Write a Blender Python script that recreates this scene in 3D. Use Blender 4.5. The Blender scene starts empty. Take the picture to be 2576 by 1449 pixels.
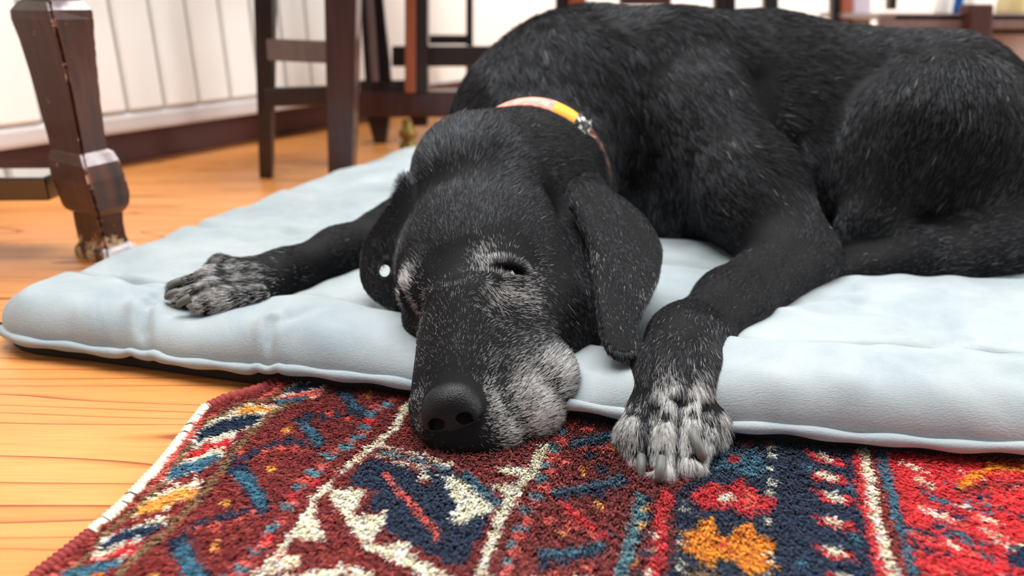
import bpy, bmesh, math
import numpy as np
from mathutils import Vector, Matrix

rng = np.random.default_rng(7)
scene = bpy.context.scene
C = scene.collection

# ---------------------------------------------------------------- camera
FPX = 1860.0                       # focal length in pixels of the 2576 x 1449 frame
TILT = math.radians(21.0)          # the camera looks down by this much
CAMH = 0.30                        # a phone held about a hand above the rug
cam_data = bpy.data.cameras.new('camera')
cam_data.sensor_width = 36.0
cam_data.lens = FPX / 2576.0 * 36.0
cam_data.clip_start = 0.02
cam_data.dof.use_dof = True
cam_data.dof.focus_distance = 0.545
cam_data.dof.aperture_fstop = 4.0
cam = bpy.data.objects.new('camera', cam_data)
C.objects.link(cam)
cam.location = (0, 0, CAMH)
cam.rotation_euler = (math.pi / 2 - TILT, 0, 0)
scene.camera = cam

# ---------------------------------------------------------------- light
world = bpy.data.worlds.new('room_light')
scene.world = world
world.use_nodes = True
bg = world.node_tree.nodes['Background']
bg.inputs[0].default_value = (0.93, 0.97, 1.0, 1)
bg.inputs[1].default_value = 0.36

def area(name, loc, target, sx, sy, watts, col):
    l = bpy.data.lights.new(name, 'AREA')
    l.shape = 'RECTANGLE'; l.size = sx; l.size_y = sy; l.energy = watts; l.color = col
    o = bpy.data.objects.new(name, l); C.objects.link(o)
    o.location = loc
    o.rotation_euler = (Vector(target) - Vector(loc)).to_track_quat('-Z', 'Y').to_euler()
    return o
area('overhead_panel', (-0.2, 1.25, 2.5), (0.1, 0.75, 0.1), 2.4, 1.5, 225, (0.98, 0.99, 1.0))  # soft panel added overhead for sheen on the coat, not a window
area('window_daylight_side', (3.0, 0.7, 1.5), (-0.5, 1.1, 0.15), 1.8, 1.6, 135, (1.0, 0.99, 0.98))

vs = scene.view_settings
vs.view_transform = 'Standard'; vs.look = 'None'; vs.gamma = 1.0; vs.use_curve_mapping = False
vs.exposure = -0.42
scene.cycles.max_bounces = 5; scene.cycles.diffuse_bounces = 3; scene.cycles.glossy_bounces = 2; scene.cycles.transmission_bounces = 2
scene.cycles.adaptive_threshold = 0.09; scene.cycles.adaptive_min_samples = 12
scene.display_settings.display_device = 'sRGB'

# ---------------------------------------------------------------- helpers
CT, ST = math.cos(TILT), math.sin(TILT)
def ray(px, py):
    dx = (px - 1288.0) / FPX; dy = (724.5 - py) / FPX
    return np.array([dx, CT + dy * ST, -ST + dy * CT])
def at(px, py, Y):                 # the point at distance Y that the photo shows at a pixel
    r = ray(px, py); return np.array([0, 0, CAMH]) + r * (Y / r[1])
def on(px, py, z=0.0):             # the point at height z that the photo shows at a pixel
    r = ray(px, py); return np.array([0, 0, CAMH]) + r * ((z - CAMH) / r[2])
def proj(p):
    p = np.asarray(p, float) - np.array([0, 0, CAMH])
    zc = p[..., 1] * CT - p[..., 2] * ST; up = p[..., 1] * ST + p[..., 2] * CT
    return np.stack([1288 + FPX * p[..., 0] / zc, 724.5 - FPX * up / zc], -1)
def lin(r, g, b):                  # 0-255 sRGB to linear
    f = lambda v: (v / 255) / 12.92 if v <= 10.31 else (((v / 255) + 0.055) / 1.055) ** 2.4
    return (f(r), f(g), f(b))
def norm(v):
    v = np.asarray(v, float); return v / (np.linalg.norm(v, axis=-1, keepdims=True) + 1e-12)

def material(name):
    m = bpy.data.materials.new(name); m.use_nodes = True
    nt = m.node_tree; b = nt.nodes['Principled BSDF']
    return m, nt, b
def N(nt, kind, **kw):
    n = nt.nodes.new(kind)
    for k, v in kw.items(): setattr(n, k, v)
    return n
def plain(name, rgb, rough=0.5, metal=0.0, spec=0.5, coat=0.0):
    m, nt, b = material(name)
    b.inputs['Base Color'].default_value = (*lin(*rgb), 1)
    b.inputs['Roughness'].default_value = rough; b.inputs['Metallic'].default_value = metal
    b.inputs['Specular IOR Level'].default_value = spec; b.inputs['Coat Weight'].default_value = coat
    return m
def ramp(nt, stops):
    r = N(nt, 'ShaderNodeValToRGB'); e = r.color_ramp.elements
    while len(e) < len(stops): e.new(0.5)
    for el, (p, c) in zip(e, stops): el.position = p; el.color = (*c, 1)
    return r
def noise(nt, vec, scale, detail=4, rough=0.55, dist=0.0):
    n = N(nt, 'ShaderNodeTexNoise'); n.inputs['Scale'].default_value = scale
    n.inputs['Detail'].default_value = detail; n.inputs['Roughness'].default_value = rough
    n.inputs['Distortion'].default_value = dist
    if vec is not None: nt.links.new(vec, n.inputs['Vector'])
    return n
def mapping(nt, src, scale=(1, 1, 1), rot=(0, 0, 0)):
    m = N(nt, 'ShaderNodeMapping'); m.inputs['Scale'].default_value = scale; m.inputs['Rotation'].default_value = rot
    nt.links.new(src, m.inputs['Vector']); return m.outputs[0]
def bump(nt, b, height, strength, dist=0.001):
    n = N(nt, 'ShaderNodeBump'); n.inputs['Strength'].default_value = strength; n.inputs['Distance'].default_value = dist
    nt.links.new(height, n.inputs['Height']); nt.links.new(n.outputs[0], b.inputs['Normal']); return n

def mesh_obj(name, verts, faces, mat=None, parent=None, smooth=False):
    me = bpy.data.meshes.new(name)
    verts = np.asarray(verts, np.float32)
    if isinstance(faces, np.ndarray):
        k = faces.shape[1]; nf = len(faces)
        me.vertices.add(len(verts)); me.vertices.foreach_set('co', verts.ravel())
        me.loops.add(nf * k); me.loops.foreach_set('vertex_index', faces.astype(np.int32).ravel())
        me.polygons.add(nf); me.polygons.foreach_set('loop_start', np.arange(0, nf * k, k, dtype=np.int32))
        me.update(calc_edges=True); me.validate()
    else:
        me.from_pydata([tuple(map(float, v)) for v in verts], [], faces); me.update()
    if smooth: me.polygons.foreach_set('use_smooth', np.ones(len(me.polygons), bool))
    if mat: me.materials.append(mat)
    o = bpy.data.objects.new(name, me); C.objects.link(o)
    if parent is not None: o.parent = parent
    return o
def bm_obj(name, bm, mat=None, parent=None, smooth=False):
    me = bpy.data.meshes.new(name); bmesh.ops.recalc_face_normals(bm, faces=bm.faces); bm.to_mesh(me); bm.free()
    if smooth: me.polygons.foreach_set('use_smooth', np.ones(len(me.polygons), bool))
    if mat: me.materials.append(mat)
    o = bpy.data.objects.new(name, me); C.objects.link(o)
    if parent is not None: o.parent = parent
    return o
def tag(o, label=None, cat=None, group=None, kind=None):
    if label: o['label'] = label
    if cat: o['category'] = cat
    if group: o['group'] = group
    if kind: o['kind'] = kind
    return o
def empty(name, loc=(0, 0, 0)):
    o = bpy.data.objects.new(name, None); C.objects.link(o); o.location = loc; o.empty_display_size = 0.05
    return o
def under(root, o):                # parent without moving
    o.parent = root
    o.matrix_parent_inverse = Matrix.Translation(-Vector(root.location))
    return o
def hexa(name, p8, mat, parent=None, bev=0.002, seg=2):   # p8: four corners below, four above, same order
    bm = bmesh.new(); v = [bm.verts.new(tuple(map(float, p))) for p in p8]
    for f in ((0, 1, 2, 3), (4, 5, 6, 7), (0, 1, 5, 4), (1, 2, 6, 5), (2, 3, 7, 6), (3, 0, 4, 7)):
        bm.faces.new([v[i] for i in f])
    bmesh.ops.recalc_face_normals(bm, faces=bm.faces)
    if bev: bmesh.ops.bevel(bm, geom=list(bm.edges), offset=bev, segments=seg, affect='EDGES', profile=0.6)
    o = bm_obj(name, bm, mat, None, smooth=False)
    if parent is not None: under(parent, o)
    return o
def beam(name, a, b, w, d, mat, parent=None, bev=0.003, w2=None, d2=None, side=None):
    """a bar of rectangular section from a to b, w wide, d deep"""
    a, b = np.array(a, float), np.array(b, float); ax = norm(b - a)
    if side is None: side = np.array([1, 0, 0]) if abs(ax[0]) < 0.8 else np.array([0, 1, 0])
    s = norm(side - ax * np.dot(side, ax)); t = np.cross(ax, s)
    w2 = w if w2 is None else w2; d2 = d if d2 is None else d2
    q = lambda p, ww, dd: [p - s * ww / 2 - t * dd / 2, p + s * ww / 2 - t * dd / 2, p + s * ww / 2 + t * dd / 2, p - s * ww / 2 + t * dd / 2]
    return hexa(name, q(a, w, d) + q(b, w2, d2), mat, parent, bev)

# ---------------------------------------------------------------- signed distance modelling
class Field:
    def __init__(self, xs, ys, zs):
        self.x, self.y, self.z = [np.asarray(v, np.float32) for v in (xs, ys, zs)]
        self.d = np.full((len(xs), len(ys), len(zs)), 0.2, np.float32)
    def crop(self, lo, hi):
        s = [slice(max(0, np.searchsorted(a, l) - 1), np.searchsorted(a, h) + 1) for a, l, h in zip((self.x, self.y, self.z), lo, hi)]
        return tuple(s), (self.x[s[0]][:, None, None], self.y[s[1]][None, :, None], self.z[s[2]][None, None, :])
    def join(self, fn, lo, hi, k):
        pad = k + 0.004
        s, P = self.crop(np.array(lo) - pad, np.array(hi) + pad)
        b = fn(*P); a = self.d[s]
        h = np.clip(0.5 + 0.5 * (b - a) / k, 0, 1)
        self.d[s] = b * (1 - h) + a * h - k * h * (1 - h)
    def cut(self, fn, lo, hi, k):
        pad = k + 0.004
        s, P = self.crop(np.array(lo) - pad, np.array(hi) + pad)
        b = -fn(*P); a = self.d[s]
        h = np.clip(0.5 - 0.5 * (b - a) / k, 0, 1)
        self.d[s] = b * (1 - h) + a * h + k * h * (1 - h)
    def cone(self, a, b, ra, rb, k=0.03, cut=False):
        a, b = np.array(a, np.float32), np.array(b, np.float32); ba = b - a; L2 = float(ba @ ba) + 1e-9
        def fn(X, Y, Z):
            px, py, pz = X - a[0], Y - a[1], Z - a[2]
            t = np.clip((px * ba[0] + py * ba[1] + pz * ba[2]) / L2, 0, 1)
            return np.sqrt((px - t * ba[0]) ** 2 + (py - t * ba[1]) ** 2 + (pz - t * ba[2]) ** 2) - (ra + (rb - ra) * t)
        r = max(ra, rb); lo = np.minimum(a, b) - r; hi = np.maximum(a, b) + r
        (self.cut if cut else self.join)(fn, lo, hi, k)
    def ball(self, c, r, k=0.03, R=None, cut=False):
        """ellipsoid with radii r along the columns of R"""
        r = np.array([r] * 3 if np.isscalar(r) else r, np.float32); c = np.array(c, np.float32)
        R = np.eye(3, dtype=np.float32) if R is None else np.asarray(R, np.float32)
        def fn(X, Y, Z):
            p = (X - c[0], Y - c[1], Z - c[2]); k0 = 0; k1 = 0
            for i in range(3):
                q = p[0] * R[0, i] + p[1] * R[1, i] + p[2] * R[2, i]
                k0 = k0 + (q / r[i]) ** 2; k1 = k1 + (q / r[i] ** 2) ** 2
            k0 = np.sqrt(k0); return k0 * (k0 - 1) / np.maximum(np.sqrt(k1), 1e-3)
        ext = np.sqrt(((R * r) ** 2).sum(1))
        (self.cut if cut else self.join)(fn, c - ext, c + ext, k)
    def mesh(self):
        d = self.d; ins = d < 0
        n = np.array(d.shape) - 1
        s = lambda a, i, j, k: a[i:i + n[0], j:j + n[1], k:k + n[2]]
        cnt = np.zeros(n, np.uint8)
        for i in (0, 1):
            for j in (0, 1):
                for k in (0, 1): cnt += s(ins, i, j, k)
        act = (cnt > 0) & (cnt < 8); del cnt
        idx = np.argwhere(act)
        vid = np.full(n, -1, np.int32); vid[act] = np.arange(len(idx)); del act
        cv = {}
        for i in (0, 1):
            for j in (0, 1):
                for k in (0, 1): cv[i, j, k] = d[idx[:, 0] + i, idx[:, 1] + j, idx[:, 2] + k]
        acc = np.zeros((len(idx), 3)); w = np.zeros(len(idx))
        for ax in range(3):
            for u in (0, 1):
                for v in (0, 1):
                    p = [u, v]; p.insert(ax, 0); q = list(p); q[ax] = 1
                    a, b = cv[tuple(p)], cv[tuple(q)]; m = (a < 0) != (b < 0)
                    t = np.where(m, a / np.where(m, a - b, 1), 0)
                    pos = np.tile(np.array(p, float), (len(idx), 1)); pos[:, ax] = t
                    acc[m] += pos[m]; w[m] += 1
        g = idx + acc / w[:, None]
        V = np.stack([np.interp(g[:, i], np.arange(len(a)), a) for i, a in enumerate((self.x, self.y, self.z))], 1)
        Fs = []
        for ax in range(3):
            o = [a for a in range(3) if a != ax]
            sl0 = [slice(None)] * 3; sl1 = [slice(None)] * 3; sl0[ax] = slice(0, -1); sl1[ax] = slice(1, None)
            for a in o: sl0[a] = slice(1, -1); sl1[a] = slice(1, -1)
            A, B = ins[tuple(sl0)], ins[tuple(sl1)]
            for flip, m in ((False, A & ~B), (True, ~A & B)):
                e = np.argwhere(m)
                for a in o: e[:, a] += 1
                q = []
                for (u, v) in ((-1, -1), (0, -1), (0, 0), (-1, 0)):
                    f = e.copy(); f[:, o[0]] += u; f[:, o[1]] += v
                    q.append(vid[f[:, 0], f[:, 1], f[:, 2]])
                q = np.stack(q, 1)
                if (ax == 1) != flip: q = q[:, ::-1]
                Fs.append(q)
        Fc = np.concatenate(Fs); Fc = Fc[(Fc >= 0).all(1)]
        return V, Fc
def relax(V, Fc, it=2, lam=0.5):
    for _ in range(it):
        acc = np.zeros_like(V); w = np.zeros(len(V))
        for i in range(4):
            for j in ((i + 1) % 4, (i - 1) % 4):
                np.add.at(acc, Fc[:, i], V[Fc[:, j]]); np.add.at(w, Fc[:, i], 1)
        V = V + lam * (acc / np.maximum(w, 1)[:, None] - V)
    return V
def vnormals(V, Fc):
    n = np.cross(V[Fc[:, 2]] - V[Fc[:, 0]], V[Fc[:, 3]] - V[Fc[:, 1]])
    out = np.zeros_like(V)
    for i in range(4): 
        for c in range(3): out[:, c] += np.bincount(Fc[:, i], n[:, c], len(V))
    return norm(out)
def axis(spans):                   # spacing that is finer in some stretches: [(end, step)...], starting at spans[0]
    v = [spans[0]]
    for end, st in spans[1:]:
        k = max(1, round((end - v[-1]) / st)); v += list(np.linspace(v[-1], end, k + 1)[1:])
    return np.array(v)
# ================================================================ setting
# floor: honey-coloured boards with a long dark grain, satin varnish
m_floor, nt, b = material('varnished_wood_floor')
tc = N(nt, 'ShaderNodeTexCoord').outputs['Object']
rz_ = (0, 0, math.radians(5))
n1 = noise(nt, mapping(nt, tc, (0.8, 6, 1), rz_), 2.2, 4, 0.55, 0.3)
r1 = ramp(nt, [(0.25, lin(196, 124, 62)), (0.5, lin(209, 140, 76)), (0.75, lin(219, 155, 90))])
nt.links.new(n1.outputs['Fac'], r1.inputs[0])
h1 = noise(nt, mapping(nt, tc, (0.30, 4.6, 1), rz_), 1.5, 2, 0.4, 0.15)
mu = N(nt, 'ShaderNodeMath', operation='MULTIPLY'); mu.inputs[1].default_value = 30; nt.links.new(h1.outputs['Fac'], mu.inputs[0])
fr = N(nt, 'ShaderNodeMath', operation='FRACT'); nt.links.new(mu.outputs[0], fr.inputs[0])
r2 = ramp(nt, [(0.0, lin(132, 76, 44)), (0.035, lin(160, 104, 66)), (0.085, lin(236, 214, 196)), (0.22, (1, 1, 1))])
nt.links.new(fr.outputs[0], r2.inputs[0])
mx = N(nt, 'ShaderNodeMix', data_type='RGBA', blend_type='MULTIPLY'); mx.inputs[0].default_value = 0.85
nt.links.new(r1.outputs[0], mx.inputs[6]); nt.links.new(r2.outputs[0], mx.inputs[7])
fine = noise(nt, mapping(nt, tc, (5, 190, 1), rz_), 3.0, 3)
mx2 = N(nt, 'ShaderNodeMix', data_type='RGBA', blend_type='MULTIPLY'); mx2.inputs[0].default_value = 0.4
r3 = ramp(nt, [(0.3, lin(210, 180, 155)), (0.6, (1, 1, 1))]); nt.links.new(fine.outputs['Fac'], r3.inputs[0])
nt.links.new(mx.outputs[2], mx2.inputs[6]); nt.links.new(r3.outputs[0], mx2.inputs[7])
nt.links.new(mx2.outputs[2], b.inputs['Base Color'])
b.inputs['Roughness'].default_value = 0.34; b.inputs['Specular IOR Level'].default_value = 0.45
bump(nt, b, fine.outputs['Fac'], 0.08, 0.0006)
fl = mesh_obj('floor', [(-4, -3, 0), (5, -3, 0), (5, 5, 0), (-4, 5, 0)], [(0, 1, 2, 3)], m_floor)
tag(fl, kind='structure', label='honey coloured varnished wooden floor with dark grain')

m_wall = plain('white_wall', (238, 236, 230), 0.7)
m_dado = plain('dark_red_wood', (70, 20, 11), 0.4)
WA = on(270, 415); WD = norm(on(820, 318) - WA)             # foot of the left wall and its direction
WN = np.array([WD[1], -WD[0], 0.0])                         # into the room
def wl(s, off, z): return WA + WD * s + WN * off + np.array([0, 0, z])
S_END = 1.75
tag(mesh_obj('wall_left', [wl(-2.5, -.0, 0), wl(S_END, -.0, 0), wl(S_END, -.0, 2.6), wl(-2.5, -.0, 2.6)], [(0, 1, 2, 3)], m_wall), kind='structure', label='white painted side wall behind the radiator')
def wbox(name, s0, s1, o0, o1, z0, z1, mat, parent=None, bev=0.003):
    return hexa(name, [wl(s0, o0, z0), wl(s1, o0, z0), wl(s1, o1, z0), wl(s0, o1, z0), wl(s0, o0, z1), wl(s1, o0, z1), wl(s1, o1, z1), wl(s0, o1, z1)], mat, parent, bev)
tag(wbox('baseboard_left', -2.5, S_END, 0.0, 0.014, 0, 0.07, m_dado), kind='structure', label='dark red wooden skirting board along the side wall')
BW = wl(S_END, 0, 0)
tag(mesh_obj('wall_back', [BW, BW + np.array([4.5, 0.25, 0]), BW + np.array([4.5, 0.25, 2.6]), BW + np.array([0, 0, 2.6])], [(0, 1, 2, 3)], m_wall), kind='structure', label='off-white painted back wall')

# radiator of white columns
m_rad = plain('white_enamel', (244, 243, 238), 0.3)
m_radg = plain('shaded_white_enamel', (206, 200, 199), 0.4)
rad = empty('radiator', tuple(wl(0.1, 0.05, 0.08)))
tag(rad, 'white column radiator hanging low on the side wall', 'radiator')
PITCH = 0.0785
sec = None
for i in range(-9, 10):
    s0 = 0.101 + PITCH * i
    if s0 + PITCH > 0.80: break
    bmv = []
    # a softly rounded vertical column: profile swept upwards
    prof = [(0.002, 0.02), (0.002, 0.055), (0.0035, 0.069), (0.008, 0.072), (PITCH - 0.008, 0.072), (PITCH - 0.0035, 0.069), (PITCH - 0.002, 0.055), (PITCH - 0.002, 0.02)]
    vs_, fs_ = [], []
    for z, ins_ in ((0.104, 0.012), (0.112, 0.0), (0.66, 0.0), (0.67, 0.012)):
        for (u, o) in prof: vs_.append(wl(s0 + u, o - ins_ * (o > .05), z))
    k = len(prof)
    for r in range(3):
        for j in range(k):
            fs_.append((r * k + j, r * k + (j + 1) % k, (r + 1) * k + (j + 1) % k, (r + 1) * k + j))
    fs_ += [tuple(range(k))[::-1], tuple(range(3 * k, 4 * k))]
    under(rad, mesh_obj('radiator_column', vs_, fs_, m_rad))
under(rad, wbox('lower_manifold', -0.62, 0.79, 0.022, 0.071, 0.068, 0.104, m_radg, None, 0.008))  # grey tone stands in for the shadow strip below the columns
under(rad, wbox('upper_manifold', -0.62, 0.79, 0.022, 0.060, 0.66, 0.69, m_radg, None, 0.008))

# ================================================================ dark furniture behind
def wood(name, rgb, rgb2, rough=0.34, wear=None, coat=0.3):
    m, nt, b = material(name)
    tc = N(nt, 'ShaderNodeTexCoord').outputs['Object']
    n1 = noise(nt, mapping(nt, tc, (60, 60, 5)), 1.4, 5, 0.6, 0.4)
    r = ramp(nt, [(0.3, lin(*rgb)), (0.7, lin(*rgb2))]); nt.links.new(n1.outputs['Fac'], r.inputs[0])
    out = r.outputs[0]
    if wear:                        # paint chipped down to the pale ground, mostly near the foot
        n2 = noise(nt, tc, 55, 5, 0.7); sx = N(nt, 'ShaderNodeSeparateXYZ'); nt.links.new(tc, sx.inputs[0])
        mr = N(nt, 'ShaderNodeMapRange'); nt.links.new(sx.outputs[2], mr.inputs[0])
        for q, v in zip((1, 2, 3, 4), wear[1:]): mr.inputs[q].default_value = v
        ad = N(nt, 'ShaderNodeMath', operation='ADD'); nt.links.new(n2.outputs['Fac'], ad.inputs[0]); nt.links.new(mr.outputs[0], ad.inputs[1])
        rr = ramp(nt, [(0.62, (0, 0, 0)), (0.66, (1, 1, 1))]); nt.links.new(ad.outputs[0], rr.inputs[0])
        mix = N(nt, 'ShaderNodeMix', data_type='RGBA'); nt.links.new(rr.outputs[0], mix.inputs[0])
        nt.links.new(out, mix.inputs[6]); mix.inputs[7].default_value = (*lin(*wear[0]), 1); out = mix.outputs[2]
    nt.links.new(out, b.inputs['Base Color']); b.inputs['Roughness'].default_value = rough; b.inputs['Coat Weight'].default_value = coat; b.inputs['Coat Roughness'].default_value = .12
    bump(nt, b, n1.outputs['Fac'], 0.15, 0.001)
    return m
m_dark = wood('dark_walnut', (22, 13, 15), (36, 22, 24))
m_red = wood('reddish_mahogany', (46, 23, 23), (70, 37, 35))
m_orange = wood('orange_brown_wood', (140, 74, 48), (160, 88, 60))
m_black = plain('black_metal', (14, 14, 18), 0.4)
m_brass = plain('aged_brass', (122, 102, 48), 0.5, 0.7)
m_greybrown = wood('grey_brown_wood', (98, 80, 77), (118, 98, 94))

# --- carved leg of a heavy antique table at the left, an edge turned to the camera
m_leg = wood('worn_antique_wood', (44, 22, 14), (88, 47, 28), 0.42, ((196, 168, 128), .02, .055, .13, -.06), 0.25)
m_chip = wood('chipped_edge', (52, 25, 16), (80, 40, 26), 0.4, ((206, 160, 140), 0, .3, .10, .10), 0.1)
tbl = empty('carved_table', tuple(at(270, 560, 0.90) * np.array([1, 1, 0])))
tag(tbl, 'antique dark wooden table with a thick carved square leg, chipped edges', 'table')
Y0 = 0.90
secs = [(-60, 52, 130, 205), (0, 48, 126, 206), (2, 40, 121, 214), (24, 21, 125, 237), (48, 24, 132, 240), (100, 45, 147, 243), (180, 70, 168, 250), (260, 92, 184, 258), (340, 115, 200, 268), (374, 124, 205, 273),
        (379, 122, 207, 288), (402, 117, 213, 303), (440, 124, 224, 318), (485, 142, 236, 330), (512, 152, 244, 330), (524, 160, 247, 322), (533, 180, 250, 312),
        (560, 184, 254, 314), (590, 191, 260, 320), (606, 195, 264, 326), (613, 188, 265, 342), (624, 183, 268, 356), (644, 185, 272, 358), (668, 198, 276, 346), (690, 208, 280, 330)]
vs_, fs_ = [], []
for (y, l, e, r) in secs:
    cz = at((l + r) / 2, y, Y0)[2]
    def X_at(px, Yv):               # x of a pixel column at this height and depth
        zc = Yv * CT + (CAMH - cz) * ST; return (px - 1288) / FPX * zc
    hw = (X_at(r, Y0) - X_at(l, Y0)) / 2
    mid = (e - (l + r) / 2)
    L = np.array([X_at(l, Y0), Y0, cz]); R = np.array([X_at(r, Y0), Y0, cz]); Ee = np.array([X_at(e, Y0 - hw), Y0 - hw, cz]); Bk = L + R - Ee
    vs_ += [L, Ee, R, Bk]
for i in range(len(secs) - 1):
    for j in range(4): fs_.append((i * 4 + j, i * 4 + (j + 1) % 4, i * 4 + 4 + (j + 1) % 4, i * 4 + 4 + j))
fs_ += [(0, 1, 2, 3), tuple(range(len(vs_) - 4, len(vs_)))[::-1]]
legm = mesh_obj('carved_leg', vs_, fs_, m_leg)
bm = bmesh.new(); bm.from_mesh(legm.data)
bmesh.ops.recalc_face_normals(bm, faces=bm.faces)
vert_edges = [e for e in bm.edges if abs((e.verts[0].co - e.verts[1].co).normalized().z) > 0.3]
ev = bmesh.ops.bevel(bm, geom=vert_edges, offset=0.0034, segments=2, affect='EDGES')
for f in ev['faces']:
    if f.normal.y < -.3 and abs(f.normal.z) < .9: f.material_index = 1
m_ledge = wood('ledge_highlight', (150, 132, 132), (206, 196, 198))  # pale colour paints the bright reflection on upward ledge faces
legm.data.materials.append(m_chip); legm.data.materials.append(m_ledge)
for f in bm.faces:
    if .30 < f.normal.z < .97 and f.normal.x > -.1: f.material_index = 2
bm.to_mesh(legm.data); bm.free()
under(tbl, legm)
sa = at(150, 463, 0.93); sb = at(-330, 466, 0.93)
m_polish = plain('polished_dark_wood', (34, 20, 20), 0.16, 0, .9, 1.0)
under(tbl, beam('stretcher', sa, sb, 0.030, 0.058, m_polish, None, 0.003, side=np.array([0, 0, 1.0])))
legb = legm.copy(); legb.name = 'carved_leg'; C.objects.link(legb); legb.location.x -= 0.36; under(tbl, legb)
# table rail and top above the frame
lt = np.array(vs_[0]); zt = vs_[0][2]
under(tbl, hexa('table_top', [(-1.0, 0.80, .72), (-0.46, 0.80, .72), (-0.46, 1.0, .72), (-1.0, 1.0, .72), (-1.0, 0.80, .75), (-0.46, 0.80, .75), (-0.46, 1.0, .75), (-1.0, 1.0, .75)], m_leg, None, 0.006))
topx = float(np.mean([v[0] for v in vs_[:4]])); topy = float(np.mean([v[1] for v in vs_[:4]]))
under(tbl, beam('upper_leg', (topx, topy, zt - 0.002), (topx, topy, .72), 0.075, 0.075, m_leg, None, 0.004))
under(tbl, beam('upper_leg', (topx - 0.36, topy, zt - 0.002), (topx - 0.36, topy, .72), 0.075, 0.075, m_leg, None, 0.004))

# --- chair between radiator and mat: two legs and two rails show
ch = empty('dining_chair', tuple(on(760, 455)))
tag(ch, 'dark wooden dining chair with square tapered legs in front of the radiator', 'chair')
def leg(px_top, px_bot, py_bot, Yv, w_top, w_bot, ch, mat, z_top=0.45):
    p = on((px_bot), py_bot, 0); p[1] = Yv; 
    b0 = on(px_bot, py_bot, 0) if Yv is None else p
    t = at(px_top, 0, b0[1]); t2 = b0 + (t - b0) * ((z_top - b0[2]) / (t[2] - b0[2]))
    k_ = np.array([1.14, 1.14, 1.0])   # its far twin stands straight behind it
    under(ch, beam('leg', b0 * k_, t2 * k_, w_bot * .8, w_bot * .8, m_dark, None, 0.003, w_top * .8, w_top * .8))
    return under(ch, beam('leg', b0, t2, w_bot, w_bot, mat, None, 0.003, w_top, w_top))
leg(668, 671, 446, None, .036, .022, ch, m_dark)
leg(864, 862, 464, None, .056, .042, ch, m_red)
pA = on(671, 446, 0); pB = on(862, 464, 0)
def rail(name, pxa, pya, Ya, pxb, pyb, Yb, h, th, mat, par): return under(par, beam(name, at(pxa, pya, Ya), at(pxb, pyb, Yb), th, h, mat, None, 0.002, side=np.array([0, 1.0, 0])))
rail('rail', 668, 124, pA[1], 862, 132, pB[1], .036, .022, m_greybrown, ch)  # paler wood here stands in for light reflected off the rail
rail('rail', 668, 244, pA[1], 862, 238, pB[1], .032, .022, m_dark, ch)
# far legs and the seat above the frame
under(ch, hexa('seat', [(-.56, 1.27, .45), (-.27, 1.27, .45), (-.27, 1.62, .45), (-.56, 1.62, .45), (-.56, 1.27, .48), (-.27, 1.27, .48), (-.27, 1.62, .48), (-.56, 1.62, .48)], m_dark, None, .006))
under(ch, hexa('backrest', [(-.56, 1.57, .48), (-.27, 1.57, .48), (-.27, 1.60, .48), (-.56, 1.60, .48), (-.56, 1.59, .92), (-.27, 1.59, .92), (-.27, 1.62, .92), (-.56, 1.62, .92)], m_dark, None, .006))

# --- trestle with a low beam, further back
tr = empty('trestle_table', tuple(on(1000, 372)))
tag(tr, 'mahogany trestle table base with a low beam and a brass foot behind the dog', 'table')
YT = 1.70
def slab(name, x0, x1, y0, y1, Yv, th, mat, par, bev=0.004, x2=None, x3=None):
    """a bar seen as the pixel rectangle x0..x1 by y0..y1 (x2, x3 at its upper edge) at distance Yv, th deep"""
    x2 = x0 if x2 is None else x2; x3 = x1 if x3 is None else x3
    zl = at((x0 + x1) / 2, y1, Yv)[2]; zu = at((x0 + x1) / 2, y0, Yv)[2]
    q = []
    for (a, c_, z) in ((x0, x1, zl), (x2, x3, zu)):
        zc = Yv * CT + (CAMH - z) * ST
        xa, xb = (a - 1288) / FPX * zc, (c_ - 1288) / FPX * zc
        q += [(xa, Yv, z), (xb, Yv, z), (xb, Yv + th, z), (xa, Yv + th, z)]
    o = hexa(name, q, mat, None, bev)
    return under(par, o) if par is not None else o
slab('beam', 900, 1290, 230, 296, YT, .06, m_red, tr)
slab('foot', 944, 968, 296, 372, YT + .01, .04, m_dark, tr, .003, 922, 980)
bm = bmesh.new()
prof = [(0.0, 0.0), (.014, 0.0), (.019, .006), (.020, .016), (.014, .024), (.012, .03), (.019, .036), (.020, .044), (.012, .052), (.010, .07)]
fpos = on(1028, 384); 
rings = []
for (r_, z_) in prof: rings.append([bm.verts.new((fpos[0] + r_ * math.cos(t), fpos[1] + r_ * math.sin(t), z_)) for t in np.linspace(0, 2 * math.pi, 20, endpoint=False)])
for a_, b_ in zip(rings[1:], rings[2:]):
    for j in range(20): bm.faces.new((a_[j], a_[(j + 1) % 20], b_[(j + 1) % 20], b_[j]))
bmesh.ops.remove_doubles(bm, verts=bm.verts, dist=1e-5)
under(tr, bm_obj('brass_foot', bm, m_brass, None, True))
slab('foot', 1030, 1075, 296, 318, YT + .01, .04, m_dark, tr, .003)
slab('lower_rail', 903, 1078, 203, 236, YT + .01, .03, m_dark, tr)
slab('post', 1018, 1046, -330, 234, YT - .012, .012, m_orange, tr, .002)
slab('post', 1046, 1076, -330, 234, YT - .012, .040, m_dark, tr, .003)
slab('slanted_slat', 950, 985, -330, 210, YT + .02, .02, m_dark, tr, .003, 892, 930)
slab('slanted_slat', 934, 952, -330, 206, YT + .00, .02, m_greybrown, tr, .003, 898, 914)
slab('slanted_slat', 918, 936, -330, 206, YT + .03, .02, m_dark, tr, .003, 880, 900)
slab('cross_rail', 985, 1250, 116, 168, YT + .03, .03, m_dark, tr)
slab('top', 880, 1500, -360, -330, YT - .1, .5, m_red, tr)

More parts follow.
